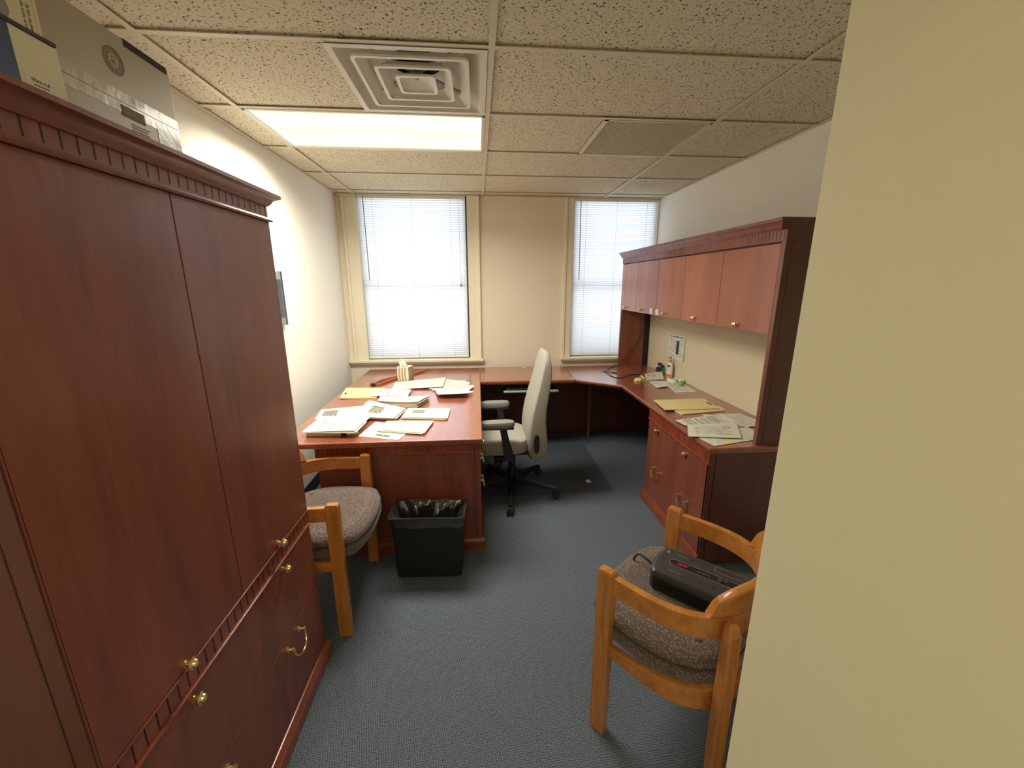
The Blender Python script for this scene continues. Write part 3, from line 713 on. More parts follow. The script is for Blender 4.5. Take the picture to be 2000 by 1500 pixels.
# ------------------------------------------------------------------ desk
DZ = 0.745
def desk():
    x0, x1, y0_, y1 = -1.125, 0.012, 2.195, 4.262
    r = thing('desk', 'large cherry desk covered with loose papers in front of the wider window', 'desk', (-0.55, 3.2, 0))
    top = B().box(x0, x1, y0_, y1, DZ-0.022, DZ, 0.006, 3); top.box(x0+0.012, x1-0.012, y0_+0.012, y1-0.004, DZ-0.036, DZ-0.022, 0.004)
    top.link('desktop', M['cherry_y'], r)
    X0, X1, YF = -0.93, 0.0, 2.25
    pn = B().box(X0, X1-0.036, YF, YF+0.02, 0.02, DZ-0.036); pn.box(X0, X1, YF+0.02, YF+0.04, 0.02, DZ-0.036)
    pn.box(X1-0.034, X1, YF, YF+0.03, 0.02, DZ-0.036); pn.link('end_panel', M['cherry_v'], r)
    fz = B().box(X0-0.006, X1-0.037, YF-0.008, YF, 0.652, DZ-0.037); fz.box(X1-0.033, X1+0.001, YF-0.008, YF, 0.652, DZ-0.037); gv = fz.m(1)
    bd = B().box(X0-0.008, X1-0.036, YF-0.012, YF, 0.642, 0.652, 0.003); bd.box(X1-0.034, X1+0.003, YF-0.012, YF, 0.642, 0.652, 0.003); bd.link('bead_moulding', M['cherry_edge'], r)
    for i in range(14): gv.box(X0+0.012+i*0.017, X0+0.0144+i*0.017, YF-0.0086, YF-0.0078, 0.66, 0.70)
    fz.link('frieze', [M['frieze'], M['groove']], r)
    bs = B(); pr = [(YF, 0.075), (YF-0.008, 0.072), (YF-0.014, 0.058), (YF-0.018, 0.05), (YF-0.018, 0), (YF+0.02, 0), (YF+0.02, 0.075)]
    bs.prism(pr, X0-0.015, X1+0.016, 'x'); bs.box(X1-0.02, X1+0.016, YF, 2.68, 0, 0.072, 0.005); bs.link('base_moulding', M['cherry_edge'], r)
    cs = B().box(X0, X0+0.02, YF+0.02, 4.24, 0.0, DZ-0.036); cs.box(X0+0.02, X1-0.022, YF+0.04, 2.66, 0.03, DZ-0.036)
    cs.box(X0+0.02, X1-0.002, 3.72, 4.24, 0.0, DZ-0.036); cs.link('pedestals', M['cherry_shaded'], r)
    for z0, z1, kind in ((0.60, 0.70, 'k'), (0.465, 0.595, 'b'), (0.08, 0.46, 'b2')):
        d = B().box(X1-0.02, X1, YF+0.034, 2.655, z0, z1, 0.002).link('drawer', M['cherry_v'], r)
        if kind == 'k': knob(d, (X1, 2.30, 0.685), (1, 0, 0))
        elif kind == 'b': bail(d, (X1, 2.32, 0.585), (1, 0, 0), (0, 1, 0), 0.03, 0.04, 0.6)
        else: bail(d, (X1, 2.32, 0.44), (1, 0, 0), (0, 1, 0), 0.03, 0.05, 0.6)
desk()

# ------------------------------------------------------------------ return, corner worktop and cabinets
def return_desk():
    r = thing('desk_return', 'cherry bridge worktop with keyboard tray between the desk and the corner', 'desk', (0.45, 3.96, 0))
    t = B().box(0.014, 0.888, 3.612, 4.262, DZ-0.022, DZ, 0.005, 3); t.box(0.03, 0.888, 3.624, 4.25, DZ-0.036, DZ-0.022, 0.004); t.link('worktop', M['cherry_x'], r)
    B().box(0.02, 0.885, 4.13, 4.15, 0.03, DZ-0.036).link('modesty_panel', M['cherry_shaded'], r)
    for x in (0.30, 0.66): B().box(x, x+0.03, 3.70, 4.0, DZ-0.055, DZ-0.036).link('tray_runner', M['black'], r)
    k = B().box(0.225, 0.73, 3.60, 3.82, 0.632, 0.645, 0.005); 
    for x in (0.30, 0.66): k.box(x, x+0.03, 3.795, 3.82, 0.64, DZ-0.05)
    tr = k.link('keyboard_tray', M['black_soft'], r)
    B().box(0.222, 0.733, 3.585, 3.625, 0.634, 0.655, 0.009, 3).link('palm_rest', M['grey'], tr)
return_desk()
kb = thing('keyboard', 'dark keyboard lying on the tray under the bridge worktop', 'keyboard', (0.44, 3.71, 0.645))
B().box(0.24, 0.66, 3.64, 3.78, 0.645, 0.66, 0.004).link('keyboard_body', M['black'], kb)
k = B()
for i in range(15):
    for j in range(5): k.box(0.25+i*0.0268, 0.273+i*0.0268, 3.648+j*0.0255, 3.67+j*0.0255, 0.66, 0.666, 0.002)
k.link('keycaps', M['charcoal'], kb)
tag(B().box(0.455, 0.49, 4.215, 4.232, DZ, DZ+0.003).link('paper_scrap', M['paper_plain']), 'small pale scrap lying at the back of the bridge worktop', 'scrap')

def worktop():
    r = thing('corner_worktop', 'continuous cherry corner worktop running under the hutch', 'worktop', (1.4, 3.1, 0))
    P = [(0.890, 4.262), (0.890, 3.615), (1.236, 3.358), (1.222, 1.945), (1.868, 1.945), (1.868, 4.262)]
    t = B().prism(P, DZ-0.022, DZ, 'z', 0.006, 3)
    Q = [(0.90, 4.25), (0.90, 3.632), (1.250, 3.372), (1.236, 1.957), (1.866, 1.957), (1.866, 4.25)]
    t.prism(Q, DZ-0.036, DZ-0.022, 'z', 0.003)
    t.link('worktop', M['cherry_y'], r)
    B().box(1.135, 1.165, 4.03, 4.15, 0.0, DZ-0.036).link('support_panel', M['cherry_v'], r)
    B().box(0.892, 1.86, 4.152, 4.17, 0.03, DZ-0.036).link('back_panel', M['cherry_shaded'], r)
    B().box(1.84, 1.862, 2.785, 4.13, 0.03, DZ-0.036).link('side_panel', M['cherry_shaded'], r)
worktop()
def lateral_file():
    X, y0_, y1 = 1.245, 1.968, 2.768
    r = thing('file_cabinet', 'low two drawer cherry file cabinet with brass pulls under the hutch worktop', 'cabinet', (1.55, 2.37, 0))
    zt = DZ-0.037
    c = B().box(X+0.022, 1.862, y0_, y1, 0.02, zt); c.box(X, X+0.03, y0_-0.001, y0_+0.016, 0.05, zt); c.link('carcass', M['cherry_shaded'], r)
    B().box(X+0.035, X+0.037, y0_-0.002, y0_, 0.06, zt).link('edge_line', M['groove'], r)
    B().box(X-0.004, X+0.022, y0_, y1, 0.647, zt).link('frieze', M['frieze'], r)
    B().box(X-0.010, X+0.022, y0_-0.004, y1+0.004, 0.638, 0.647, 0.003).link('bead_moulding', M['cherry_edge'], r)
    d = B().box(X, X+0.022, y0_+0.004, y1-0.002, 0.345, 0.637, 0.0015).link('drawer', M['cherry_v'], r)
    for y in (2.212, 2.612): knob(d, (X, y, 0.60), (-1, 0, 0))
    d = B().box(X, X+0.022, y0_+0.004, y1-0.002, 0.06, 0.342, 0.0015).link('drawer', M['cherry_v'], r)
    for y in (2.187, 2.572): bail(d, (X, y, 0.318), (-1, 0, 0), (0, 1, 0))
    bs = B().prism([(X, 0.07), (X-0.008, 0.067), (X-0.014, 0.052), (X-0.02, 0.045), (X-0.02, 0), (X+0.03, 0), (X+0.03, 0.07)], y0_, y1+0.015, 'y')
    bs.link('base_moulding', M['cherry_edge'], r)
lateral_file()
def hutch():
    X = 1.50; ya, yb = 1.968, 4.255; xb = 1.866
    r = thing('hutch', 'long cherry hutch with five doors and beige tackboard on the corner worktop', 'cabinet', (1.68, 3.1, DZ))
    B().box(X, xb, ya, ya+0.03, DZ, 1.804).box(X-0.036, xb, ya-0.003, ya-0.0001, 1.857, 1.913).box(X-0.004, xb, ya-0.003, ya-0.0001, 1.8065, 1.8565).link('side_panel', M['cherry_shaded'], r)
    B().box(X-0.0015, X+0.0005, ya+0.001, ya+0.029, DZ, 1.808).link('front_edge', M['cherry_v'], r)
    B().box(X+0.03, X+0.0315, ya-0.0008, ya, DZ+0.002, 1.81).link('edge_line', M['groove'], r)
    B().box(X+0.004, 1.765, yb-0.025, yb, DZ, 1.81).link('side_panel', M['cherry_v'], r)
    B().box(1.765, 1.828, yb-0.022, yb, DZ, 1.345).link('dark_gap_strip', M['black_soft'], r)  # black strip drawn where the far corner only shows a dark gap
    c = B().box(X+0.022, xb, ya+0.03, yb-0.025, 1.345, 1.365); c.box(X+0.022, xb, ya+0.03, yb-0.025, 1.79, 1.81); c.box(1.85, xb, ya+0.03, yb, 1.36, 1.81); c.link('cabinet_box', M['cherry_shaded'], r)
    B().box(1.83, 1.85, ya+0.03, yb-0.03, DZ+0.001, 1.345).link('tackboard', M['tack'], r)
    S = [2.0, 2.482, 2.945, 3.386, 3.83, 4.253]; K = (2.273, 2.746, 3.221, 3.70, 4.11)
    for i in range(5):
        d = B().box(X, X+0.02, S[i]+0.0015, S[i+1]-0.0015, 1.345, 1.795, 0.0015).link('door', M['cherry_door'], r); knob(d, (X, K[i], 1.372), (-1, 0, 0))
    fz = B().box(X-0.004, xb, ya, yb, 1.805, 1.865); gv = fz.m(1)
    for i in range(11):
        for y in (ya+0.015+i*0.027, yb-0.015-i*0.035): gv.box(X-0.0048, X-0.0038, y-0.0014, y+0.0014, 1.812, 1.855)
    for i in range(8): gv.box(X-0.0048, X-0.0038, 3.0+i*0.03, 3.0028+i*0.03, 1.812, 1.855)
    fz.link('frieze', [M['cherry_v'], M['groove']], r)
    cm = B(); cp = [(X+0.02, 1.858), (X-0.008, 1.858), (X-0.012, 1.866), (X-0.02, 1.872), (X-0.026, 1.888), (X-0.038, 1.898), (X-0.040, 1.913), (X+0.02, 1.913)]
    corner = [Vector((x, ya, z)) for x, z in cp]; bk = [Vector((xb, ya, z)) for x, z in cp]
    far = [Vector((x, yb+max(X-x, 0)*0.5, z)) for x, z in cp]; fb = [Vector((xb, yb+max(X-x, 0)*0.5, z)) for x, z in cp]
    cm.loft([bk, corner, far, fb]); cm.box(X+0.01, xb, ya, yb, 1.86, 1.912); cm.link('crown_moulding', M['cherry_v'], r)
hutch()
for y, lab in ((3.470, 'cream sticky tab on the hutch door edge farther from the file cabinet'), (3.349, 'cream sticky tab on the middle hutch door nearer the file cabinet')):
    t2 = B().prism([(y-0.034, 1.351), (y+0.030, 1.349), (y+0.034, 1.397), (y-0.026, 1.400)], 1.4962, 1.4992, 'x')
    tag(t2.link('sticky_tab', M['envelope']), lab, 'sticky note', 'sticky tabs on the hutch doors')

# ------------------------------------------------------------------ oak armchairs (front faces local +X)
UP = [(-0.02, .264), (-.06, .267), (-.10, .269), (-.14, .2705), (-.18, .2695), (-.22, .265), (-.255, .256), (-.285, .244), (-.312, .227), (-.337, .204), (-.358, .175), (-.375, .142), (-.387, .105), (-.395, .065), (-.399, .03), (-.40, 0)]
UP = UP + [(x, -y) for x, y in UP[-2::-1]]
def armchair(label):
    r = thing('armchair', label, 'chair', (0, 0, 0), 0, 'oak armchairs with mauve seats')
    for s in (-1, 1):
        p = B().box(-0.036, 0.022, s*0.268-0.018, s*0.268+0.018, 0, 0.668, 0.005, 2)
        p.loft([[Vector((-0.007+a*0.029*c, s*0.268+bb*0.018*c, z)) for a, bb in ((-1, -1), (1, -1), (1, 1), (-1, 1))] for c, z in ((0.96, 0.664), (0.93, 0.672), (0.75, 0.678), (0.2, 0.681))])
        p.lathe([(0.005, 0), (0.0045, 0.002), (0.001, 0.003)], (-0.007, s*0.286, 0.385), (0, s, 0), 10)
        p.link('front_leg', M['oak_v'], r)
        q = B(); n = (-0.82, s*0.57); tt = (-s*0.57, -0.82)
        rings = []
        for z, k, bk in ((0, 1.0, 0.006), (0.30, 1.06, 0.0), (0.56, 1.06, 0.0), (0.64, 1.0, 0.0), (0.668, 0.72, -0.006), (0.676, 0.40, -0.010)):
            cx, cy = -0.372+n[0]*(0.010+bk), s*(0.2135)+n[1]*(0.010+bk)
            rings.append([Vector((cx+(n[0]*a*0.019+tt[0]*bb*0.021)*k, cy+(n[1]*a*0.019+tt[1]*bb*0.021)*k, z)) for a, bb in ((-1, -.7), (-.7, -1), (.7, -1), (1, -.7), (1, .7), (.7, 1), (-.7, 1), (-1, .7))])
        q.loft(rings)
        for z in (0.605, 0.635): q.lathe([(0.005, 0), (0.0045, 0.002), (0.001, 0.003)], (-0.372+n[0]*0.03, s*0.2135+n[1]*0.03, z), (n[0], n[1], 0), 10)
        q.link('rear_leg', M['oak_v'], r)
    B().sweep(UP, 0.026, lambda t: 0.598-0.006*math.sin(PI*t), lambda t: 0.664+0.004*math.sin(PI*t), 0.004).link('arm_rail', M['oak'], r)
    rl = B().sweep(UP, 0.024, lambda t: 0.346-0.014*math.sin(2*PI*t)**2, lambda t: 0.388+0.022*min(1, min(t, 1-t)*4), 0.004)
    rl.sweep([(-0.01, 0.25), (0.0, 0.12), (0.004, 0), (0.0, -0.12), (-0.01, -0.25)], 0.022, 0.362, 0.41, 0.004)
    rl.link('seat_rail', M['oak'], r)
    # crest: rises from the arm rail with quarter-round ends
    i0 = 8; cp = UP[i0:len(UP)-i0]
    den = []
    for a, b_ in zip(cp, cp[1:]):
        for k in range(3): den.append((a[0]+(b_[0]-a[0])*k/3, a[1]+(b_[1]-a[1])*k/3))
    den.append(cp[-1]); n = len(den)
    def ztop(t):
        e = min(t, 1-t)*2.0; q = min(1, e/0.34)
        return 0.672+0.100*math.sqrt(max(0.0, 1-(1-q)**2.2))+0.022*min(1, max(0, e-0.2)/0.5)
    B().sweep(den, lambda t: 0.03, 0.666, ztop, 0.010, 0.22).link('backrest', M['oak'], r)
    def outline(k, fr):
        pts = [(x*1.0, y*k) for x, y in [(0.02, .236), (-.05, .252), (-.12, .258), (-.19, .257), (-.25, .244), (-.30, .220), (-.34, .180), (-.365, .12), (-.375, .06), (-.377, 0)]]
        back = pts + [(x, -y) for x, y in pts[-2::-1]]
        front = [(0.055, -.215), (0.078, -.16), (0.092, -.09), (0.097, 0), (0.092, .09), (0.078, .16), (0.055, .215)]
        return [(-0.14+(x+0.14)*fr, y) for x, y in back] + [(-0.14+(x+0.14)*fr, y*k) for x, y in front]
    def pad(levels, name, mat):
        b_ = B(); b_.loft([[Vector((x, y, z)) for x, y in outline(k, k)] for k, z in levels]); return b_
    pad([(0.86, 0.384), (0.965, 0.386), (1.02, 0.405), (1.04, 0.425), (1.03, 0.443), (0.98, 0.452), (0.9, 0.454)], 'lower', None).link('lower_pad', M['seatfab'], r)
    pad([(0.90, 0.450), (0.97, 0.452), (1.02, 0.457), (1.025, 0.466), (1.02, 0.474), (1.01, 0.484), (0.97, 0.497), (0.90, 0.507), (0.75, 0.513), (0.5, 0.515), (0.2, 0.514)], 'upper', None).link('seat_cushion', M['seatfab'], r)
    pp = B(); o_ = outline(1.028, 1.028); pp.tube([(x, y, 0.4635) for x, y in o_], 0.004, 6, closed=True); pp.link('cushion_piping', M['under'], r)
    return r
ac = armchair('oak armchair between the tall cabinet and the desk, with an empty mauve seat')
def button(par, x, y):
    b_ = B().lathe([(0.013, 0.0), (0.013, 0.002), (0.009, 0.005), (0.001, 0.006)], (x, y, 0.5125), n=14)
    return b_.link('seat_button', M['seatfab'], par, local=True)
ac2 = dup(ac, (0.6125, 1.325, 0), math.atan2(.757, -.654), 'oak armchair half behind the yellow cream wall, holding the black battery unit')
ac.location = (-0.638, 1.92, 0); W[ac.name] = Matrix.Translation((-0.638, 1.92, 0))
button(ac, -0.03, 0.03); button(ac, -0.27, 0.15)
button(ac2, -0.275, 0.158); button(ac2, -0.03, -0.03)

# ------------------------------------------------------------------ battery unit on the chair
def battery():
    a = math.atan2(-.685, .728)
    r = thing('battery_backup', 'black battery backup unit with outlets and red logo, lying on the oak armchair', 'battery backup', (0.6575, 1.307, 0.516), a)
    mw = W[r.name]
    L, hw, h = 0.33, 0.09, 0.082
    def outline(k, inset=0.0):
        pts = []
        for i in range(9):
            t = -1+2*i/8; pts.append((0.012*(t*t)+inset + (0.0 if abs(t) < 1 else 0.010), hw*t*k*(1.0 if abs(t) < 1 else 0.93)))
        pts.insert(1, (0.022+inset, -hw*k)) if False else None
        return pts + [(L-inset, hw*k), (L-inset, -hw*k)]
    b_ = B(); b_.loft([[Vector((x, y, z)) for x, y in outline(k, i)] for k, i, z in ((0.97, 0.004, 0), (1.0, 0.0, 0.004), (1.0, 0, h*0.62), (0.985, 0.002, h*0.64))])
    for i in range(7): 
        for s in (-1, 1): b_.box(0.03, L-0.01, s*hw-0.0012, s*hw+0.0012, 0.012+i*0.006, 0.0145+i*0.006)
    b_.link('lower_case', M['black'], r, local=True)
    t = B(); t.loft([[Vector((x, y, z)) for x, y in outline(k, i)] for k, i, z in ((1.0, -0.002, h*0.64), (1.015, -0.003, h*0.70), (1.005, -0.001, h*0.88), (0.96, 0.006, h*0.97), (0.90, 0.014, h))])
    tp = t.link('top_cover', M['charcoal'], r, local=True)
    slot = [(0.052+0.016*(1-math.cos(t_)), 0.017*math.sin(t_)) for t_ in [(-PI/2+PI*i/10) for i in range(11)]]
    slot = [(0.07-0.018*math.cos(t_), 0.018*math.sin(t_)) for t_ in [(-PI/2+PI*i/10) for i in range(11)]]
    slot = slot + [(0.30, 0.018), (0.30, -0.018)]
    B().prism(slot, h-0.0006, h+0.0008, 'z').link('display_strip', M['black'], r, local=True)
    rim = B(); rim.tube([(x, y, h+0.0004) for x, y in slot], 0.0009, 6, closed=True); rim.link('strip_rim', M['grey'], r, local=True)
    z = h+0.0012
    m_ = Matrix.Translation((0.118, 0.0075, z)) @ Matrix.Rotation(PI, 4, 'Z')
    B().text('APC', 0.0195, m_, 0.0003, 0.25, 0.00015).link('red_lettering', M['red'], r, local=True)
    B().text('Back-UPS ES 750', 0.0062, Matrix.Translation((0.192, 0.002, z)) @ Matrix.Rotation(PI, 4, 'Z'), 0.0002).link('model_print', M['grey'], r, local=True)
    B().box(0.215, 0.25, 0.006, 0.0078, h, z+0.0002).link('print_bar', M['grey'], r, local=True)
    B().text('(|)', 0.011, Matrix.Translation((0.228, -0.002, z)) @ Matrix.Rotation(PI, 4, 'Z'), 0.0002).link('power_mark', M['grey'], r, local=True)
    B().box(0.028, 0.037, 0.045, 0.054, h-0.0005, h+0.0006).link('badge', M['grey'], r, local=True)
    for s, xs_ in ((1, (0.125, 0.165, 0.213, 0.25)), (-1, (0.125, 0.165, 0.22, 0.26))):
        for x in xs_:
            o_ = B(); y = s*0.055
            for dx, dy in ((-0.006, 0.006), (-0.006, -0.006)): o_.box(x+dx-0.004, x+dx+0.003, y+dy-0.0012, y+dy+0.0012, h-0.0005, h+0.0007)
            o_.lathe([(0.0026, 0), (0.0026, 0.0012)], (x+0.006, y, h-0.0005), n=10)
            o_.link('outlet', M['black'], r, local=True)
    ob = B()
    for y in (0.04, 0.071): ob.box(0.198, 0.30, y-0.0005, y+0.0005, h-0.0004, h+0.0008)
    for x in (0.198, 0.30): ob.box(x-0.0005, x+0.0005, 0.04, 0.071, h-0.0004, h+0.0008)
    for s in (-1, 1): B().box(0.06, 0.105, s*0.052-0.0006, s*0.052+0.0006, h-0.0004, h+0.0006).link('raised_line', M['grey'], r, local=True)
    ob.link('outlet_outline', M['grey'], r, local=True)
    cb = B().tube([(0.012, 0.0, 0.03), (-0.012, 0.004, 0.034), (-0.035, 0.012, 0.040), (-0.062, 0.022, 0.042), (-0.082, 0.030, 0.030), (-0.094, 0.035, 0.004), (-0.098, 0.038, -0.05), (-0.098, 0.04, -0.16), (-0.09, 0.05, -0.30), (-0.085, 0.06, -0.45), (-0.06, 0.08, -0.505)], 0.0042, 8)
    cb.link('power_cord', M['black'], r, local=True)
battery()

# ------------------------------------------------------------------ office chair (front faces -X)
def office_chair():
    cx, cy = 0.245, 2.96
    r = thing('office_chair', 'grey green fabric swivel office chair with arms, drawn up to the desk', 'chair', (cx, cy, 0))
    W[r.name] = W[r.name].copy(); r.location.z = 0.0037
    def ring(x0, x1, hw, z, e=3.2, n=28, yc=cy, tilt=0.0, fy=1.0):
        pts = []
        for i in range(n):
            a = 2*PI*i/n; c, s = math.cos(a), math.sin(a)
            px = math.copysign(abs(c)**(2/e), c); py = math.copysign(abs(s)**(2/e), s)
            pts.append(Vector(((x0+x1)/2+px*(x1-x0)/2 + tilt*(py*py), yc+py*hw, z)))
        return pts
    s = B(); s.loft([ring(-0.06, 0.345, 0.20, 0.392), ring(-0.085, 0.365, 0.235, 0.402), ring(-0.09, 0.37, 0.245, 0.425), ring(-0.09, 0.37, 0.247, 0.470), ring(-0.075, 0.36, 0.238, 0.492), ring(-0.04, 0.34, 0.205, 0.503), ring(0.02, 0.28, 0.14, 0.506)])
    s.link('seat', M['chairfab'], r)
    prof = [(0.318, .375, .425, .15), (0.335, .355, .455, .18), (0.37, .345, .478, .20), (0.43, .338, .487, .222), (0.50, .332, .482, .23), (0.56, .334, .476, .23), (0.62, .342, .470, .23), (0.70, .356, .470, .228), (0.78, .376, .480, .222), (0.86, .398, .493, .214), (0.94, .418, .504, .204), (1.02, .436, .508, .192), (1.07, .446, .506, .178), (1.105, .455, .500, .155), (1.125, .464, .492, .120), (1.133, .472, .484, .07)]
    b_ = B(); b_.loft([ring(x0, x1, hw, z, 8 if 0.35 < z < 1.06 else 4, 40, tilt=0.012) for z, x0, x1, hw in prof]); b_.link('backrest', M['chairfab'], r, sharp=1.2)
    for sgn in (-1, 1):
        y = cy+sgn*0.228
        h = B(); h.loft([[Vector((0.408+px*0.021*k-0.02*((z-0.47)/0.1), y+sgn*d, z+pz)) for px, pz in ((0, 0),)] for k, d, z in ()]) if False else None
        h.prism([(0.405+0.020*math.cos(2*PI*i/24), 0.478+0.072*math.copysign(abs(math.sin(2*PI*i/24))**0.6, math.sin(2*PI*i/24))) for i in range(24)], y-0.004, y+0.014*1 if sgn > 0 else y+0.004, 'y', 0.0) if sgn > 0 else h.prism([(0.405+0.020*math.cos(2*PI*i/24), 0.478+0.072*math.copysign(abs(math.sin(2*PI*i/24))**0.6, math.sin(2*PI*i/24))) for i in range(24)], y-0.010, y+0.004, 'y', 0.003)
        h.link('side_grip', M['black'], r)
        yb_ = cy+sgn*0.262
        a = B()
        st = [(0.205, yb_, 0.372), (0.200, yb_, 0.42), (0.178, yb_, 0.53), (0.160, yb_, 0.625)]
        for p, q in zip(st, st[1:]): pass
        a.loft([[Vector((x+dx*wd, y_+dy*0.013, z)) for dx, dy in ((-1, -1), (1, -1), (1, 1), (-1, 1))] for (x, y_, z), wd in zip(st, (0.036, 0.034, 0.026, 0.024))])
        a.box(0.16, 0.25, min(yb_, cy), max(yb_, cy), 0.362, 0.386, 0.004)
        arm = a.link('armrest', M['black'], r)
        p = B(); rr = []
        for z, k in ((0.622, 0.80), (0.628, 0.95), (0.640, 1.0), (0.652, 1.0), (0.664, 0.93), (0.668, 0.75)):
            rr.append([Vector((0.118+0.128*k*math.copysign(abs(math.cos(t))**0.55, math.cos(t)), yb_-sgn*0.012+0.044*k*math.copysign(abs(math.sin(t))**0.7, math.sin(t)), z+0.006*((math.cos(t)+1)/2-0.5))) for t in [2*PI*i/24 for i in range(24)]])
        p.loft(rr); p.link('arm_pad', M['padgrey'], arm)
        a2 = B(); a2.box(0.0, 0.238, yb_-sgn*0.012-0.036, yb_-sgn*0.012+0.036, 0.612, 0.626, 0.006); a2.link('pad_plate', M['black'], arm)
    m_ = B().box(0.05, 0.38, cy-0.10, cy+0.10, 0.335, 0.392, 0.012); m_.box(0.10, 0.17, cy-0.19, cy-0.09, 0.315, 0.365, 0.012)
    m_.lathe([(0.022, -0.02), (0.028, 0), (0.028, 0.02), (0.02, 0.03)], (0.13, cy-0.20, 0.33), (0, -1, 0), 14)
    m_.tube([(0.36, cy, 0.36), (0.43, cy, 0.36), (0.49, cy, 0.37), (0.495, cy, 0.46)], 0.022, 10)
    m_.link('mechanism', M['black'], r)
    B().lathe([(0.030, 0.10), (0.030, 0.20), (0.026, 0.205), (0.026, 0.27), (0.018, 0.275), (0.018, 0.34)], (cx, cy, 0), n=18).link('gas_column', M['black'], r)
    B().lathe([(0.042, 0.075), (0.048, 0.085), (0.048, 0.12), (0.038, 0.13)], (cx, cy, 0), n=20).link('hub', M['black'], r)
    for k in range(5):
        a = math.radians(-97+72*k); d = Vector((math.cos(a), math.sin(a), 0)); n = Vector((-d.y, d.x, 0)); c = Vector((cx, cy, 0))
        l = B(); rr = []
        for t, hw, z0, z1 in ((0.03, .030, .078, .125), (0.15, .026, .078, .115), (0.28, .020, .072, .095), (0.365, .017, .070, .085)):
            rr.append([c+d*t+n*u+Vector((0, 0, z)) for u, z in ((-hw, z0), (hw, z0), (hw*0.8, z1), (-hw*0.8, z1))])
        l.loft(rr); lg = l.link('base_leg', M['black'], r)
        w_ = B(); e = c+d*0.36
        for sgn in (-1, 1):
            o_ = e+n*sgn*0.006
            w_.lathe([(0.006, 0), (0.025, 0.001), (0.0285, 0.006), (0.0285, 0.014), (0.024, 0.018), (0.006, 0.019)], o_+Vector((0, 0, 0.0285)), n*sgn, 18)
        w_.lathe([(0.007, 0.03), (0.007, 0.075)], e, n=8); w_.box(-0.022, 0.022, -0.012, 0.012, 0.045, 0.060, 0.004, mtx=Matrix.Translation(e) @ Matrix.Rotation(a, 4, 'Z'))
        w_.link('caster', M['rubber'], lg)
office_chair()
mt = B().prism([(0.012, 2.872), (1.03, 2.868), (1.052, 2.885), (1.062, 3.84), (1.04, 3.86), (0.012, 3.86)], 0.0005, 0.0035, 'z', 0.001)
tag(mt.link('chair_mat', M['mat']), 'dark translucent vinyl chair mat on the carpet under the office chair', 'chair mat')
tag(B().prism([(0.872, 3.035), (0.905, 3.028), (0.914, 3.055), (0.895, 3.085), (0.872, 3.068)], 0.004, 0.007, 'z', 0.001).link('paper_scrap', M['paper_plain']), 'small white scrap lying on the dark chair mat', 'scrap')

# ------------------------------------------------------------------ waste basket
def basket():
    c = Vector((-0.296, 2.078, 0)); rot = Matrix.Translation(c) @ Matrix.Rotation(math.radians(-3.2), 4, 'Z')
    r = thing('waste_basket', 'black rectangular waste basket with a shiny black bag, in front of the desk', 'waste basket', tuple(c), math.radians(-3.2))
    def rr(hx, hy, z, rad=0.03, n=6, wob=None):
        pts = []
        for sx, sy, a0 in ((1, 1, 0), (-1, 1, PI/2), (-1, -1, PI), (1, -1, 1.5*PI)):
            for i in range(n+1):
                a = a0+PI/2*i/n; pts.append(Vector((sx*(hx-rad)+rad*math.cos(a), sy*(hy-rad)+rad*math.sin(a), z)))
        out = []   # add points along the sides
        for i, p in enumerate(pts):
            q = pts[(i+1) % len(pts)]; out.append(p)
            k = int((q-p).length/0.012)
            for j in range(1, k): out.append(p+(q-p)*j/k)
        if wob:
            for i, p in enumerate(out): p.z += wob(i, p)
        return out
    def pair(f):  # same vertex count for every ring
        base = rr(0.2, 0.095, 0)
        return base
    unit = rr(0.2, 0.1, 0, 0.03)
    def ringz(hx, hy, z, fn=None):
        o = []
        for i, p in enumerate(unit):
            q = Vector((p.x/0.2*hx, p.y/0.1*hy, z))
            if fn: q += fn(i, p)
            o.append(q)
        return o
    b_ = B(); b_.loft([ringz(0.172, 0.068, 0.0), ringz(0.180, 0.074, 0.006), ringz(0.193, 0.088, 0.36), ringz(0.197, 0.092, 0.376), ringz(0.190, 0.086, 0.376), ringz(0.174, 0.070, 0.012), ringz(0.15, 0.05, 0.01)]); b_.link('bin_body', M['black_soft'], r, local=True)
    rnd = random.Random(11); ph = [rnd.uniform(0, 6.28) for _ in range(6)]; N_ = len(unit)
    def wav(i, amp, f1=5, f2=11): t = 2*PI*i/N_; return amp*(math.sin(f1*t+ph[0])+0.7*math.sin(f2*t+ph[1])+0.5*math.sin(19*t+ph[2]))
    def inward(i, p, a): d = Vector((p.x, p.y*2, 0)).normalized(); return -d*a
    L = B()
    L.loft([ringz(0.1985, 0.0935, 0.325, lambda i, p: Vector((0, 0, wav(i, 0.0035)))),
            ringz(0.200, 0.095, 0.355, lambda i, p: inward(i, p, wav(i, 0.0007, 8, 15))), ringz(0.206, 0.101, 0.366), ringz(0.2095, 0.1045, 0.376), ringz(0.2075, 0.1025, 0.386), ringz(0.202, 0.097, 0.3905), ringz(0.195, 0.090, 0.387),
            ringz(0.186, 0.082, 0.365, lambda i, p: inward(i, p, 0.006+wav(i, 0.006, 7, 13))),
            ringz(0.178, 0.074, 0.32, lambda i, p: inward(i, p, 0.012+wav(i, 0.012, 6, 10))),
            ringz(0.165, 0.064, 0.24, lambda i, p: inward(i, p, 0.014+wav(i, 0.013, 5, 9))),
            ringz(0.145, 0.052, 0.14, lambda i, p: inward(i, p, 0.012+wav(i, 0.010, 5, 9))),
            ringz(0.10, 0.03, 0.05)], cap=False)
    t = L.bm; L.link('bag_liner', M['liner'], r, local=True)
basket()

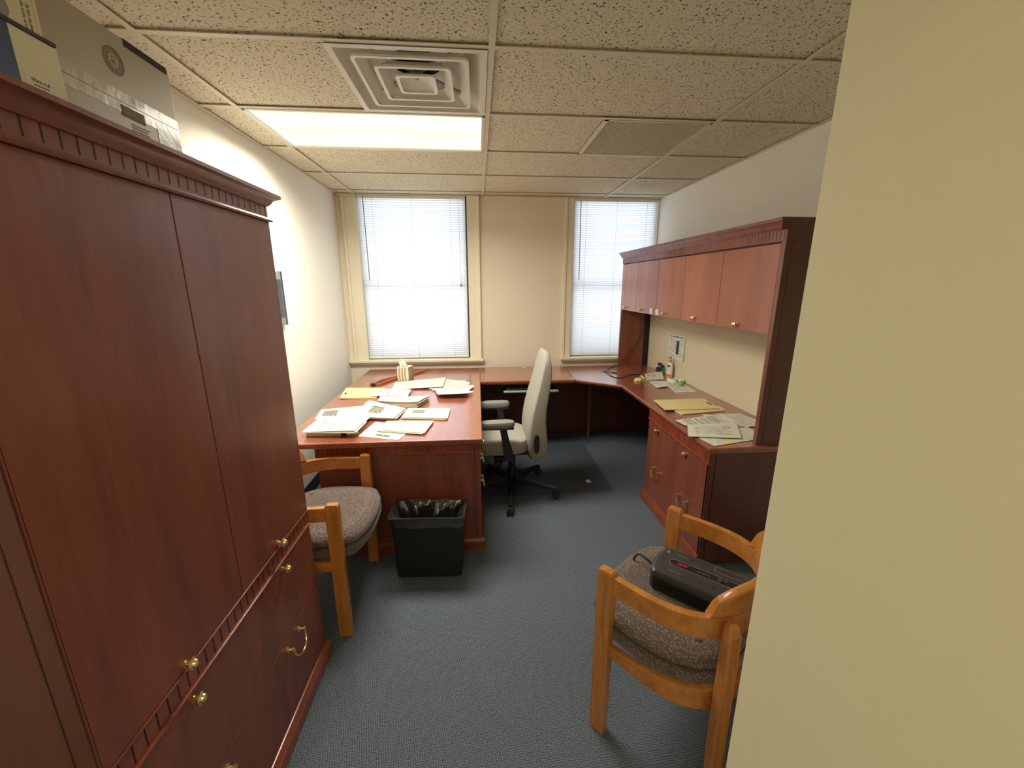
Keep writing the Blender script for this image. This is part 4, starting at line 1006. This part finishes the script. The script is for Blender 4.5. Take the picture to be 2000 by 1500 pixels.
# ------------------------------------------------------------------ tissue box, strap
def tissue():
    c = Vector((-0.675, 3.757, DZ)); a = math.radians(-17)
    r = thing('tissue_box', 'striped cube tissue box with a tissue standing out, on the desk', 'tissue box', tuple(c), a)
    h, s = 0.127, 0.056
    B().box(-s, s, -s, s, 0, h, 0.003).link('box_body', M['cream_card'], r, local=True)
    st = B()
    def band(face, u0, w_, bow):
        n = 8
        for i in range(n):
            z0, z1 = h*i/n, h*(i+1)/n
            f = lambda z: bow*math.sin(PI*z/h)
            a0, a1 = u0+f(z0), u0+f(z1)
            if face == 'f': st.quad((a0, -s-0.0006, z0), (a0+w_, -s-0.0006, z0), (a1+w_, -s-0.0006, z1), (a1, -s-0.0006, z1))
            else: st.quad((s+0.0006, a0, z0), (s+0.0006, a0+w_, z0), (s+0.0006, a1+w_, z1), (s+0.0006, a1, z1))
    for u, w_ in ((-0.050, 0.003), (-0.030, 0.006), (-0.021, 0.002), (-0.002, 0.007), (0.009, 0.002), (0.026, 0.006), (0.036, 0.003)): band('f', u, w_, 0.012*(-1 if u < -0.04 else 1) if False else -0.009)
    for u, w_ in ((-0.052, 0.009), (-0.036, 0.010), (-0.018, 0.011), (0.0, 0.010), (0.018, 0.012), (0.038, 0.010)): band('r', u, w_, 0.004)
    st.link('stripes', M['stripe_d'], r, local=True)
    B().lathe([(0.03, 0), (0.03, 0.0008)], (0, 0, h-0.0003), n=20).link('opening', M['stripe_d'], r, local=True)
    t = B(); rings = []
    for k, (z, wd) in enumerate(((h-0.002, 0.026), (h+0.02, 0.034), (h+0.04, 0.030), (h+0.058, 0.018), (h+0.066, 0.006))):
        rings.append([Vector((-0.012-0.010*k*0.7+wd*math.cos(2*PI*i/12)*(1.0+0.25*math.sin(3*i)), 0.004+0.012*math.sin(2*PI*i/12)*(1+0.5*math.sin(2*i+k)), z+0.004*math.sin(5*i))) for i in range(12)])
    t.loft(rings); t.link('tissue', M['paper_plain'], r, local=True)
tissue()
def strap():
    r = thing('leather_strap', 'looped orange brown strap with dark clasp lying behind the striped tissue box', 'strap', (-0.75, 3.83, DZ))
    def ribbon(p, hgt=0.016, th=0.003):
        b_ = B(); b_.sweep(p, th, DZ+0.001, DZ+hgt, 0.001); return b_
    b_ = B()
    b_.sweep([(-0.915, 3.555), (-0.895, 3.66), (-0.83, 3.765), (-0.765, 3.835), (-0.70, 3.91), (-0.645, 3.99), (-0.59, 4.06), (-0.565, 4.10)], 0.012, DZ+0.001, DZ+0.022, 0.002)
    b_.sweep([(-0.905, 3.54), (-0.86, 3.555), (-0.82, 3.65), (-0.767, 3.765), (-0.712, 3.875), (-0.63, 3.95), (-0.57, 4.04), (-0.553, 4.085)], 0.012, DZ+0.001, DZ+0.020, 0.002)
    b_.sweep([(-0.565, 4.10), (-0.553, 4.10), (-0.547, 4.09), (-0.553, 4.085)], 0.012, DZ+0.001, DZ+0.021, 0.002)
    b_.link('strap_band', M['leather'], r)
    B().box(-0.935, -0.895, 3.52, 3.56, DZ, DZ+0.024, 0.006).tube([(-0.93, 3.525, DZ+0.01), (-0.937, 3.505, DZ+0.012), (-0.925, 3.495, DZ+0.012), (-0.912, 3.51, DZ+0.01), (-0.912, 3.53, DZ+0.01)], 0.004, 8).link('clasp', M['green_black'], r)
strap()

# ------------------------------------------------------------------ papers
P_ = {}
P_['text'] = printed('typed page', 40, 0.4, 42)
P_['form'] = printed('form page', 30, 0.3, 30, swap=True, rules=((0.1, 0.9, 0.22, 0.234), (0.1, 0.9, 0.45, 0.464), (0.1, 0.9, 0.70, 0.714)))
P_['thick'] = printed('ruled page', 28, 0.35, 34, swap=True, rules=tuple((0.10, 0.93, v, v+0.017) for v in (0.16, 0.24, 0.37, 0.50, 0.65, 0.72)))
P_['photo_l'] = printed('page with photo at one end', 26, 0.35, 30, image=(0.10, 0.42, 0.18, 0.80), margin=(0.5, 0.92, 0.12, 0.9))
P_['photo_m'] = printed('page with photo in the middle', 26, 0.3, 30, image=(0.22, 0.55, 0.30, 0.78), margin=(0.1, 0.9, 0.05, 0.25))
P_['cover'] = printed('cover page', 22, 0.3, 26, image=(0.16, 0.45, 0.42, 0.82), margin=(0.48, 0.8, 0.42, 0.7), dark=(0.10, 0.095, 0.08))
P_['hand'] = printed('page of handwriting', 20, 0.55, 52, ink=(0.10, 0.09, 0.075), faint=0.85)
P_['sparse'] = printed('page with a photo near the edge', 26, 0.35, 34, image=(0.36, 0.72, 0.10, 0.26), margin=(0.08, 0.5, 0.35, 0.9))
P_['table'] = printed('page with a faint table', 16, 0.8, 60, ink=(0.30, 0.28, 0.23), faint=0.6, margin=(0.14, 0.86, 0.16, 0.84), rules=((0.12, 0.88, 0.42, 0.425), (0.12, 0.88, 0.62, 0.625)), hl=None)
P_['hl'] = printed('page with yellow highlight', 24, 0.3, 40, hl=(0.70, 0.97, 0.23, 0.43), faint=0.6)
P_['notice'] = printed('notice with dark figure', 22, 0.4, 20, ink=(0.18, 0.18, 0.18), light=(0.05, 0.055, 0.08), image=(0.52, 0.68, 0.22, 0.78), dark=(0.02, 0.025, 0.04), rules=((0.06, 0.94, 0.90, 0.95),), margin=(0.05, 0.95, 0.08, 0.86))
P_['letter'] = printed('letter sheet', 14, 0.4, 22, margin=(0.1, 0.6, 0.4, 0.85))
GD, GR = 'loose papers on the desk', 'loose papers on the corner worktop'
def page(name, c, z, mat, label, group, curl=None, th=0.0012, cat='paper'):
    return tag(B().sheet(c, z, 10, curl, th).link(name, mat, sharp=0.9), label, cat, group)
def stack(name, c, z, h, mat, label, group, curl=None, layers=5, seed=0, side=None):
    rnd = random.Random(seed); cc = [Vector((p[0], p[1], 0)) for p in c]; m_ = sum(cc, Vector())/4
    r = thing(name, label, 'paper stack', (m_.x, m_.y, z), 0, group)
    b_ = B(); dz = h/layers
    for i in range(layers):
        off = Vector((rnd.uniform(-.010, .010), rnd.uniform(-.008, .008), 0)); a = Matrix.Rotation(rnd.uniform(-.04, .04), 4, 'Z')
        q = [m_+off+(a @ (p-m_))*0.985 for p in cc]
        b_.sheet(q, z+i*dz, 6, (lambda u, v, i=i: curl(u, v)*i/layers) if curl else None, dz*0.9)
    b_.link('underlying_sheets', side or M['paper_plain'], r, sharp=0.9)
    B().sheet([tuple(p) for p in c], z+h, 10, curl, 0.001).link('top_sheet', mat, r, sharp=0.9)
    return r
up = lambda u, v, a=0.01: a*(u-0.5)**2*4
# left desk
def folder(name, c, z, label, group, tab=None, th=0.004):
    r = thing(name, label, 'folder', ((c[0][0]+c[2][0])/2, (c[0][1]+c[2][1])/2, z), 0, group)
    B().sheet(c, z, 8, lambda u, v: 0.004*(1-u)**3*(1-v), th).link('folder_body', M['manila'], r, sharp=0.9)
    if tab: B().prism(tab, z+th, z+th+0.0022, 'z').link('tab_label', M['ink'], r)
    return r
folder('manila_folder', [(-1.067, 3.115), (-0.79, 3.116), (-0.79, 3.415), (-1.115, 3.44)], DZ+0.0005, 'yellow manila folder sticking out under a stack of forms on the desk', GD, [(-1.062, 3.20), (-1.046, 3.20), (-1.060, 3.275), (-1.076, 3.275)], 0.010)
page('paper_sheet', [(-0.845, 3.135), (-0.55, 3.09), (-0.555, 3.30), (-0.868, 3.335)], DZ+0.013, P_['form'], 'printed form overlapping the yellow folder on the desk', GD, lambda u, v: 0.004*u*(1-u)*4, 0.006)
stack('paper_stack', [(-0.745, 2.968), (-0.435, 2.835), (-0.372, 3.02), (-0.745, 3.08)], DZ+0.0005, 0.026, P_['hand'], 'curling stack of sheets in front of the printed form overlapping the yellow folder', GD, lambda u, v: 0.020*u**3*(1-0.3*v), 6, 3)
tag(B().sheet([(-0.73, 3.374), (-0.303, 3.363), (-0.304, 3.70), (-0.75, 3.65)], DZ+0.0006, 8, lambda u, v: 0.021*u, 0.0025).link('envelope', M['envelope']), 'large plain cream envelope lying in front of the striped tissue box', 'envelope')
fan = [([(-0.40, 3.42), (-0.19, 3.36), (-0.12, 3.66), (-0.43, 3.70)], 0.0012, 'text', 'rearmost sheet of the fan of papers at the desk edge by the office chair'),
       ([(-0.385, 3.30), (-0.10, 3.20), (-0.035, 3.41), (-0.34, 3.62)], 0.0090, 'hand', 'upper sheet of the fan with a corner pointing past the desk edge'),
       ([(-0.315, 3.055), (-0.115, 3.052), (-0.041, 3.20), (-0.37, 3.33)], 0.0135, 'letter', 'front curling sheet of the fan of papers nearest the office chair')]
for c, dz, k, lab in fan: page('paper_sheet', c, DZ+dz, P_[k], lab, GD, (lambda u, v: 0.022*(1-v)**2+0.006*u) if k == 'letter' else (lambda u, v: 0.004*u*u if k == 'hand' else 0))
stack('paper_stack', [(-0.42, 3.36), (-0.14, 3.30), (-0.08, 3.56), (-0.36, 3.74)], DZ+0.0028, 0.0045, P_['text'], 'middle sheets of the fan of papers, between its rearmost and upper sheets', GD, None, 3, 9)
page('paper_sheet', [(-1.067, 2.615), (-0.77, 2.64), (-0.82, 2.89), (-1.105, 2.84)], DZ+0.004, P_['photo_l'], 'sheet with a dark photo at one end, nearest the left wall on the desk', GD, lambda u, v: 0.006*v*u)
stack('paper_stack', [(-0.815, 2.60), (-0.548, 2.554), (-0.512, 2.752), (-0.81, 2.965)], DZ+0.0065, 0.014, P_['photo_m'], 'stack topped by a slanted sheet with a dark photo, mid desk', GD, lambda u, v: 0.006*v*v, 4, 5)
stack('paper_stack', [(-0.512, 2.60), (-0.215, 2.545), (-0.205, 2.765), (-0.50, 2.79)], DZ+0.0005, 0.012, P_['cover'], 'squared stack with a grey cover picture near the desk edge by the chair', GD, None, 5, 6)
stack('paper_stack', [(-1.015, 2.30), (-0.715, 2.275), (-0.70, 2.46), (-1.005, 2.52)], DZ+0.0265, 0.016, P_['form'], 'thick pile of ruled forms at the desk corner by the tall cabinet', GD, lambda u, v: -0.010*(1-u)**2*(1-v), 5, 8)
page('paper_sheet', [(-0.99, 2.44), (-0.72, 2.43), (-0.70, 2.60), (-1.03, 2.62)], DZ+0.0225, P_['text'], 'typed sheet behind the thick pile of ruled forms', GD, lambda u, v: 0.002*v)
bk = thing('booklet', 'bound white booklet under the thick pile of forms', 'booklet', (-0.86, 2.41, DZ))
B().box(-1.005, -0.725, 2.318, 2.52, DZ+0.0005, DZ+0.022, 0.002).link('booklet_pages', M['paper_plain'], bk)
tag(B().box(-0.806, -0.776, 2.305, 2.345, DZ+0.0005, DZ+0.030, 0.004).link('binder_clip', M['black']), 'black binder clip at the front of the booklet under the pile', 'clip')
rp = B().tube([(-0.775, 2.318, DZ+0.011), (-0.742, 2.322, DZ+0.011), (-0.712, 2.33, DZ+0.011)], 0.010, 10)
tag(rp.link('rolled_paper', M['paper_plain']), 'small roll of paper beside the black binder clip', 'paper')
page('paper_sheet', [(-0.705, 2.295), (-0.462, 2.213), (-0.405, 2.42), (-0.665, 2.55)], DZ+0.0006, P_['sparse'], 'sheet with a small grey photo overhanging toward the front desk edge', GD)
stack('paper_stack', [(-0.612, 2.363), (-0.324, 2.285), (-0.290, 2.505), (-0.585, 2.53)], DZ+0.0035, 0.008, P_['hand'], 'handwritten sheets lying over the sheet at the front desk edge', GD, None, 3, 12)

# right worktop
f2 = folder('manila_folder', [(1.338, 2.585), (1.36, 2.515), (1.70, 2.572), (1.715, 2.68)], DZ+0.0005, 'lower manila folder peeking out below the other folder on the corner worktop', GR, None, 0.006)
folder('manila_folder', [(1.274, 2.59), (1.665, 2.598), (1.70, 2.851), (1.302, 2.845)], DZ+0.008, 'upper manila folder with a dark tab label on the corner worktop', GR, [(1.655, 2.685), (1.668, 2.685), (1.668, 2.75), (1.655, 2.75)], 0.006)
page('paper_sheet', [(1.46, 2.26), (1.79, 2.27), (1.79, 2.39), (1.50, 2.52)], DZ+0.0006, P_['text'], 'typed sheet under the thick ruled page, touching the tackboard', GR)
page('paper_sheet', [(1.241, 2.095), (1.265, 1.972), (1.62, 2.06), (1.64, 2.25)], DZ+0.0022, P_['hl'], 'sheet with yellow highlight nearest the end of the hutch worktop', GR)
page('paper_sheet', [(1.62, 2.24), (1.79, 2.26), (1.755, 2.50), (1.60, 2.49)], DZ+0.0048, P_['form'], 'sheet lying behind the thick ruled page near the hutch end panel', GR, None, 0.0008)
page('paper_sheet', [(1.262, 2.29), (1.60, 2.30), (1.62, 2.495), (1.250, 2.392)], DZ+0.0075, P_['thick'], 'page with thick black rules behind the folders on the corner worktop', GR)
page('paper_sheet', [(1.185, 2.105), (1.47, 2.05), (1.60, 2.30), (1.275, 2.288)], DZ+0.0105, P_['table'], 'page with a faint table overhanging the worktop edge above the file cabinet', GR, lambda u, v: -0.0005)
page('paper_sheet', [(1.584, 3.08), (1.771, 3.089), (1.808, 3.42), (1.66, 3.48)], DZ+0.0006, P_['form'], 'long ruled sheet against the tackboard under the white charger', GR)
page('paper_sheet', [(1.497, 3.234), (1.605, 3.25), (1.665, 3.48), (1.523, 3.457)], DZ+0.003, P_['letter'], 'curled letter sheet overlapping the long ruled sheet', GR, lambda u, v: 0.010*(1-v)**2*u)
page('paper_sheet', [(1.523, 3.52), (1.70, 3.532), (1.712, 3.625), (1.513, 3.545)], DZ+0.006, P_['letter'], 'folded letter propped up in front of the lotion bottle', GR, lambda u, v: 0.052*v)
nt_ = B(); Lz = lambda a, b_: None
t = bmesh.new()
n = thing('pinned_notice', 'white notice with a dark figure pinned to the tackboard', 'notice', (1.828, 3.60, 0.92))
s = B().sheet([(0, 0), (0.315, 0), (0.315, 0.222), (0, 0.222)], 0, 8, lambda u, v: 0.006*(1-v)*u+0.0006, 0.0008)
mtx = Matrix(((0, 0, -1, 1.8285), (-1, 0, 0, 3.772), (0, 1, 0, 0.918), (0, 0, 0, 1))) @ Matrix.Rotation(math.radians(1.5), 4, 'Z')
bmesh.ops.transform(s.bm, matrix=mtx, verts=s.bm.verts[:])
s.link('notice_sheet', P_['notice'], n)
B().lathe([(0.006, 0), (0.006, 0.003), (0.003, 0.006), (0.0005, 0.0065)], (1.827, 3.605, 1.13), (-1, 0, 0), 12).link('push_pin', M['charcoal'], n)

# ------------------------------------------------------------------ small things on the right worktop
def lotion():
    c = (1.790, 3.625, DZ); r = thing('lotion_bottle', 'white lotion bottle with mustard pump and orange label by the tackboard', 'bottle', c)
    def oval(hx, hy, z, n=20): return [Vector((hx*math.cos(2*PI*i/n), hy*math.sin(2*PI*i/n), z)) for i in range(n)]
    B().loft([oval(.020, .034, 0), oval(.023, .038, .005), oval(.0235, .038, .10), oval(.021, .034, .125), oval(.014, .020, .142), oval(.011, .012, .147)]).link('bottle_body', M['white'], r, local=True)
    p = B().lathe([(.013, .146), (.013, .165), (.008, .169), (.006, .172), (.006, .186), (.010, .188), (.010, .198), (.002, .2)], (0, 0, 0), n=16); p.box(-.035, 0, -.005, .005, .190, .198, .002); p.link('pump', M['gold_pump'], r, local=True)
    def lab(z0, z1, a0, a1, mat, nm, k=1.015):
        n = 8; b_ = B(); rings = []
        for z in (z0, z1): rings.append([Vector((.0235*k*math.cos(a0+(a1-a0)*i/n), .038*k*math.sin(a0+(a1-a0)*i/n), z)) for i in range(n+1)])
        b_.loft(rings, cap=False, close=False); b_.link(nm, mat, r, local=True)
    lab(0.012, 0.036, PI*0.83, PI*1.42, M['orange'], 'label'); lab(0.105, 0.122, PI*0.95, PI*1.3, M['green_black'], 'label_band', 1.0); lab(0.07, 0.074, PI*0.98, PI*1.3, M['orange'], 'label_band'); lab(0.088, 0.091, PI*0.98, PI*1.3, M['orange'], 'label_band')
lotion()
def speaker():
    r = thing('desk_speaker', 'small rounded black device with a pale mark standing beside the lotion bottle', 'device', (1.795, 3.84, DZ))
    def el(hx, hy, z, n=18): return [Vector((hx*math.cos(2*PI*i/n)-0.06*z, hy*math.sin(2*PI*i/n)+0.0*z, z)) for i in range(n)]
    B().loft([el(.028, .055, 0), el(.032, .060, .01), el(.030, .056, .05), el(.024, .042, .08), el(.016, .026, .096), el(.006, .010, .102)]).link('housing', M['black'], r, local=True)
    B().box(-.036, -.026, -.024, .012, .062, .078, 0.002).link('pale_mark', M['white'], r, local=True)
    B().box(-.042, -.026, -.045, -.008, .01, .055, 0.003).link('front_panel', M['charcoal'], r, local=True)
speaker()
gb = thing('small_bottle', 'tiny teal bottle between the black device and the lotion bottle', 'bottle', (1.765, 3.705, DZ))
B().lathe([(.015, 0), (.016, .004), (.016, .05), (.010, .056)], (0, 0, 0), n=14).link('bottle_body', M['teal'], gb, local=True)
B().lathe([(.010, .055), (.010, .072), (.006, .076)], (0, 0, 0), n=12).link('cap', M['teal'], gb, local=True)
tag(B().box(1.41, 1.455, 3.47, 3.525, DZ+0.0003, DZ+0.016, 0.004).link('eraser', M['paleyellow']), 'front pale yellow eraser block at the end of the clutter', 'eraser')
tag(B().box(1.445, 1.495, 3.535, 3.585, DZ+0.0003, DZ+0.013, 0.004).link('eraser', M['paleyellow']), 'thin pale yellow eraser behind the pale yellow eraser block', 'eraser')
tag(B().tube([(1.535, 3.66, DZ+0.010), (1.525, 3.60, DZ+0.011), (1.518, 3.553, DZ+0.011)], 0.0095, 10).link('marker_pen', M['yellow']), 'yellow marker beside the folded letter', 'pen')
pn = B().tube([(1.482, 3.60, DZ+0.006), (1.60, 3.76, DZ+0.006)], 0.0045, 8); tag(pn.link('pen', M['grey']), 'slim grey pen behind the yellow marker', 'pen')
pn = B().tube([(1.49, 3.58, DZ+0.0055), (1.475, 3.70, DZ+0.0055)], 0.005, 8); tag(pn.link('pen', M['black']), 'short black pen beside the slim grey pen', 'pen')
tag(B().tube([(1.51, 3.505, DZ+0.008), (1.49, 3.41, DZ+0.008)], 0.006, 8).link('pen', M['bluepen']), 'blue and white pen at the edge of the curled letter', 'pen')
ms = thing('mouse', 'white computer mouse shaped device with a grey pad on the long ruled sheet', 'device', (1.735, 3.455, DZ+0.002))
def el(hx, hy, z, n=20): return [Vector((hx*math.cos(2*PI*i/n), hy*math.sin(2*PI*i/n), z)) for i in range(n)]
B().loft([el(.036, .062, 0), el(.040, .068, .005), el(.039, .066, .014), el(.030, .052, .024), el(.015, .026, .028)]).link('housing', M['white'], ms, local=True)
B().prism([(0.016*math.cos(2*PI*i/14), 0.012+0.03*math.sin(2*PI*i/14)) for i in range(14)], 0.026, 0.0295, 'z').link('grey_pad', M['greybezel'], ms, local=True)
ch = thing('charger', 'white plug charger with a curled lead against the tackboard', 'charger', (1.80, 3.41, DZ+0.002))
B().box(-.02, .02, -.025, .025, 0, .030, .007, 3).link('plug_body', M['white'], ch, local=True)
B().tube([(-.012, .025, .02), (-.02, .05, .03), (-.01, .075, .02), (.0, .10, .006), (.005, .14, .004)], .004, 8).link('lead', M['white'], ch, local=True)
tag(B().lathe([(0.001, 0), (.012, .001), (.021, .008), (.0245, .02), (.021, .034), (.012, .043), (.001, .046)], (1.745, 3.30, DZ+0.0018), n=22).link('ball', M['lime']), 'lime green ball resting on the long ruled sheet', 'ball')
pk = thing('tissue_packet', 'flat white packet lying behind the lotion bottle base', 'packet', (1.80, 3.52, DZ+0.001))
B().box(-0.03, 0.025, -0.045, 0.05, 0, 0.010, 0.004).link('packet', M['envelope'], pk, local=True)
cb = thing('cable', 'thin black cable hanging from the hutch and looping over the corner worktop', 'cable', (1.45, 4.0, DZ))
cz = DZ+0.004
raw = [(1.79, 4.215, 1.34), (1.775, 4.215, 1.25), (1.745, 4.215, 1.12), (1.69, 4.215, 0.98), (1.61, 4.21, 0.87), (1.52, 4.20, 0.79), (1.44, 4.17, cz+0.006), (1.36, 4.08, cz), (1.30, 3.96, cz+0.012), (1.265, 3.88, cz+0.013), (1.263, 3.80, cz+0.002), (1.262, 3.71, cz), (1.285, 3.635, cz), (1.33, 3.625, cz), (1.39, 3.675, cz), (1.45, 3.755, cz), (1.51, 3.775, cz), (1.56, 3.755, cz)]
def smooth(p, it=2):
    p = [Vector(q) for q in p]
    for _ in range(it):
        q = [p[0]]
        for a, b_ in zip(p, p[1:]): q += [a*0.75+b_*0.25, a*0.25+b_*0.75]
        p = q+[p[-1]]
    return p
B().tube(smooth(raw), 0.004, 8).link('cord', M['black'], cb)
pl = B().box(-0.028, 0.028, -0.007, 0.007, 0, 0.011, 0.003, mtx=Matrix.Translation((1.34, 3.856, DZ)) @ Matrix.Rotation(-0.62, 4, 'Z'))
pl.tube([(1.32, 3.872, DZ+0.005), (1.285, 3.90, DZ+0.005)], 0.0035, 8)
pl.box(-0.022, 0.022, -0.006, 0.006, 0, 0.009, 0.002, mtx=Matrix.Translation((1.262, 3.918, DZ)) @ Matrix.Rotation(-0.62, 4, 'Z'))
tag(pl.link('cable_adapter', M['black']), 'short black cable adapter lying inside the loop of the thin cable', 'adapter')
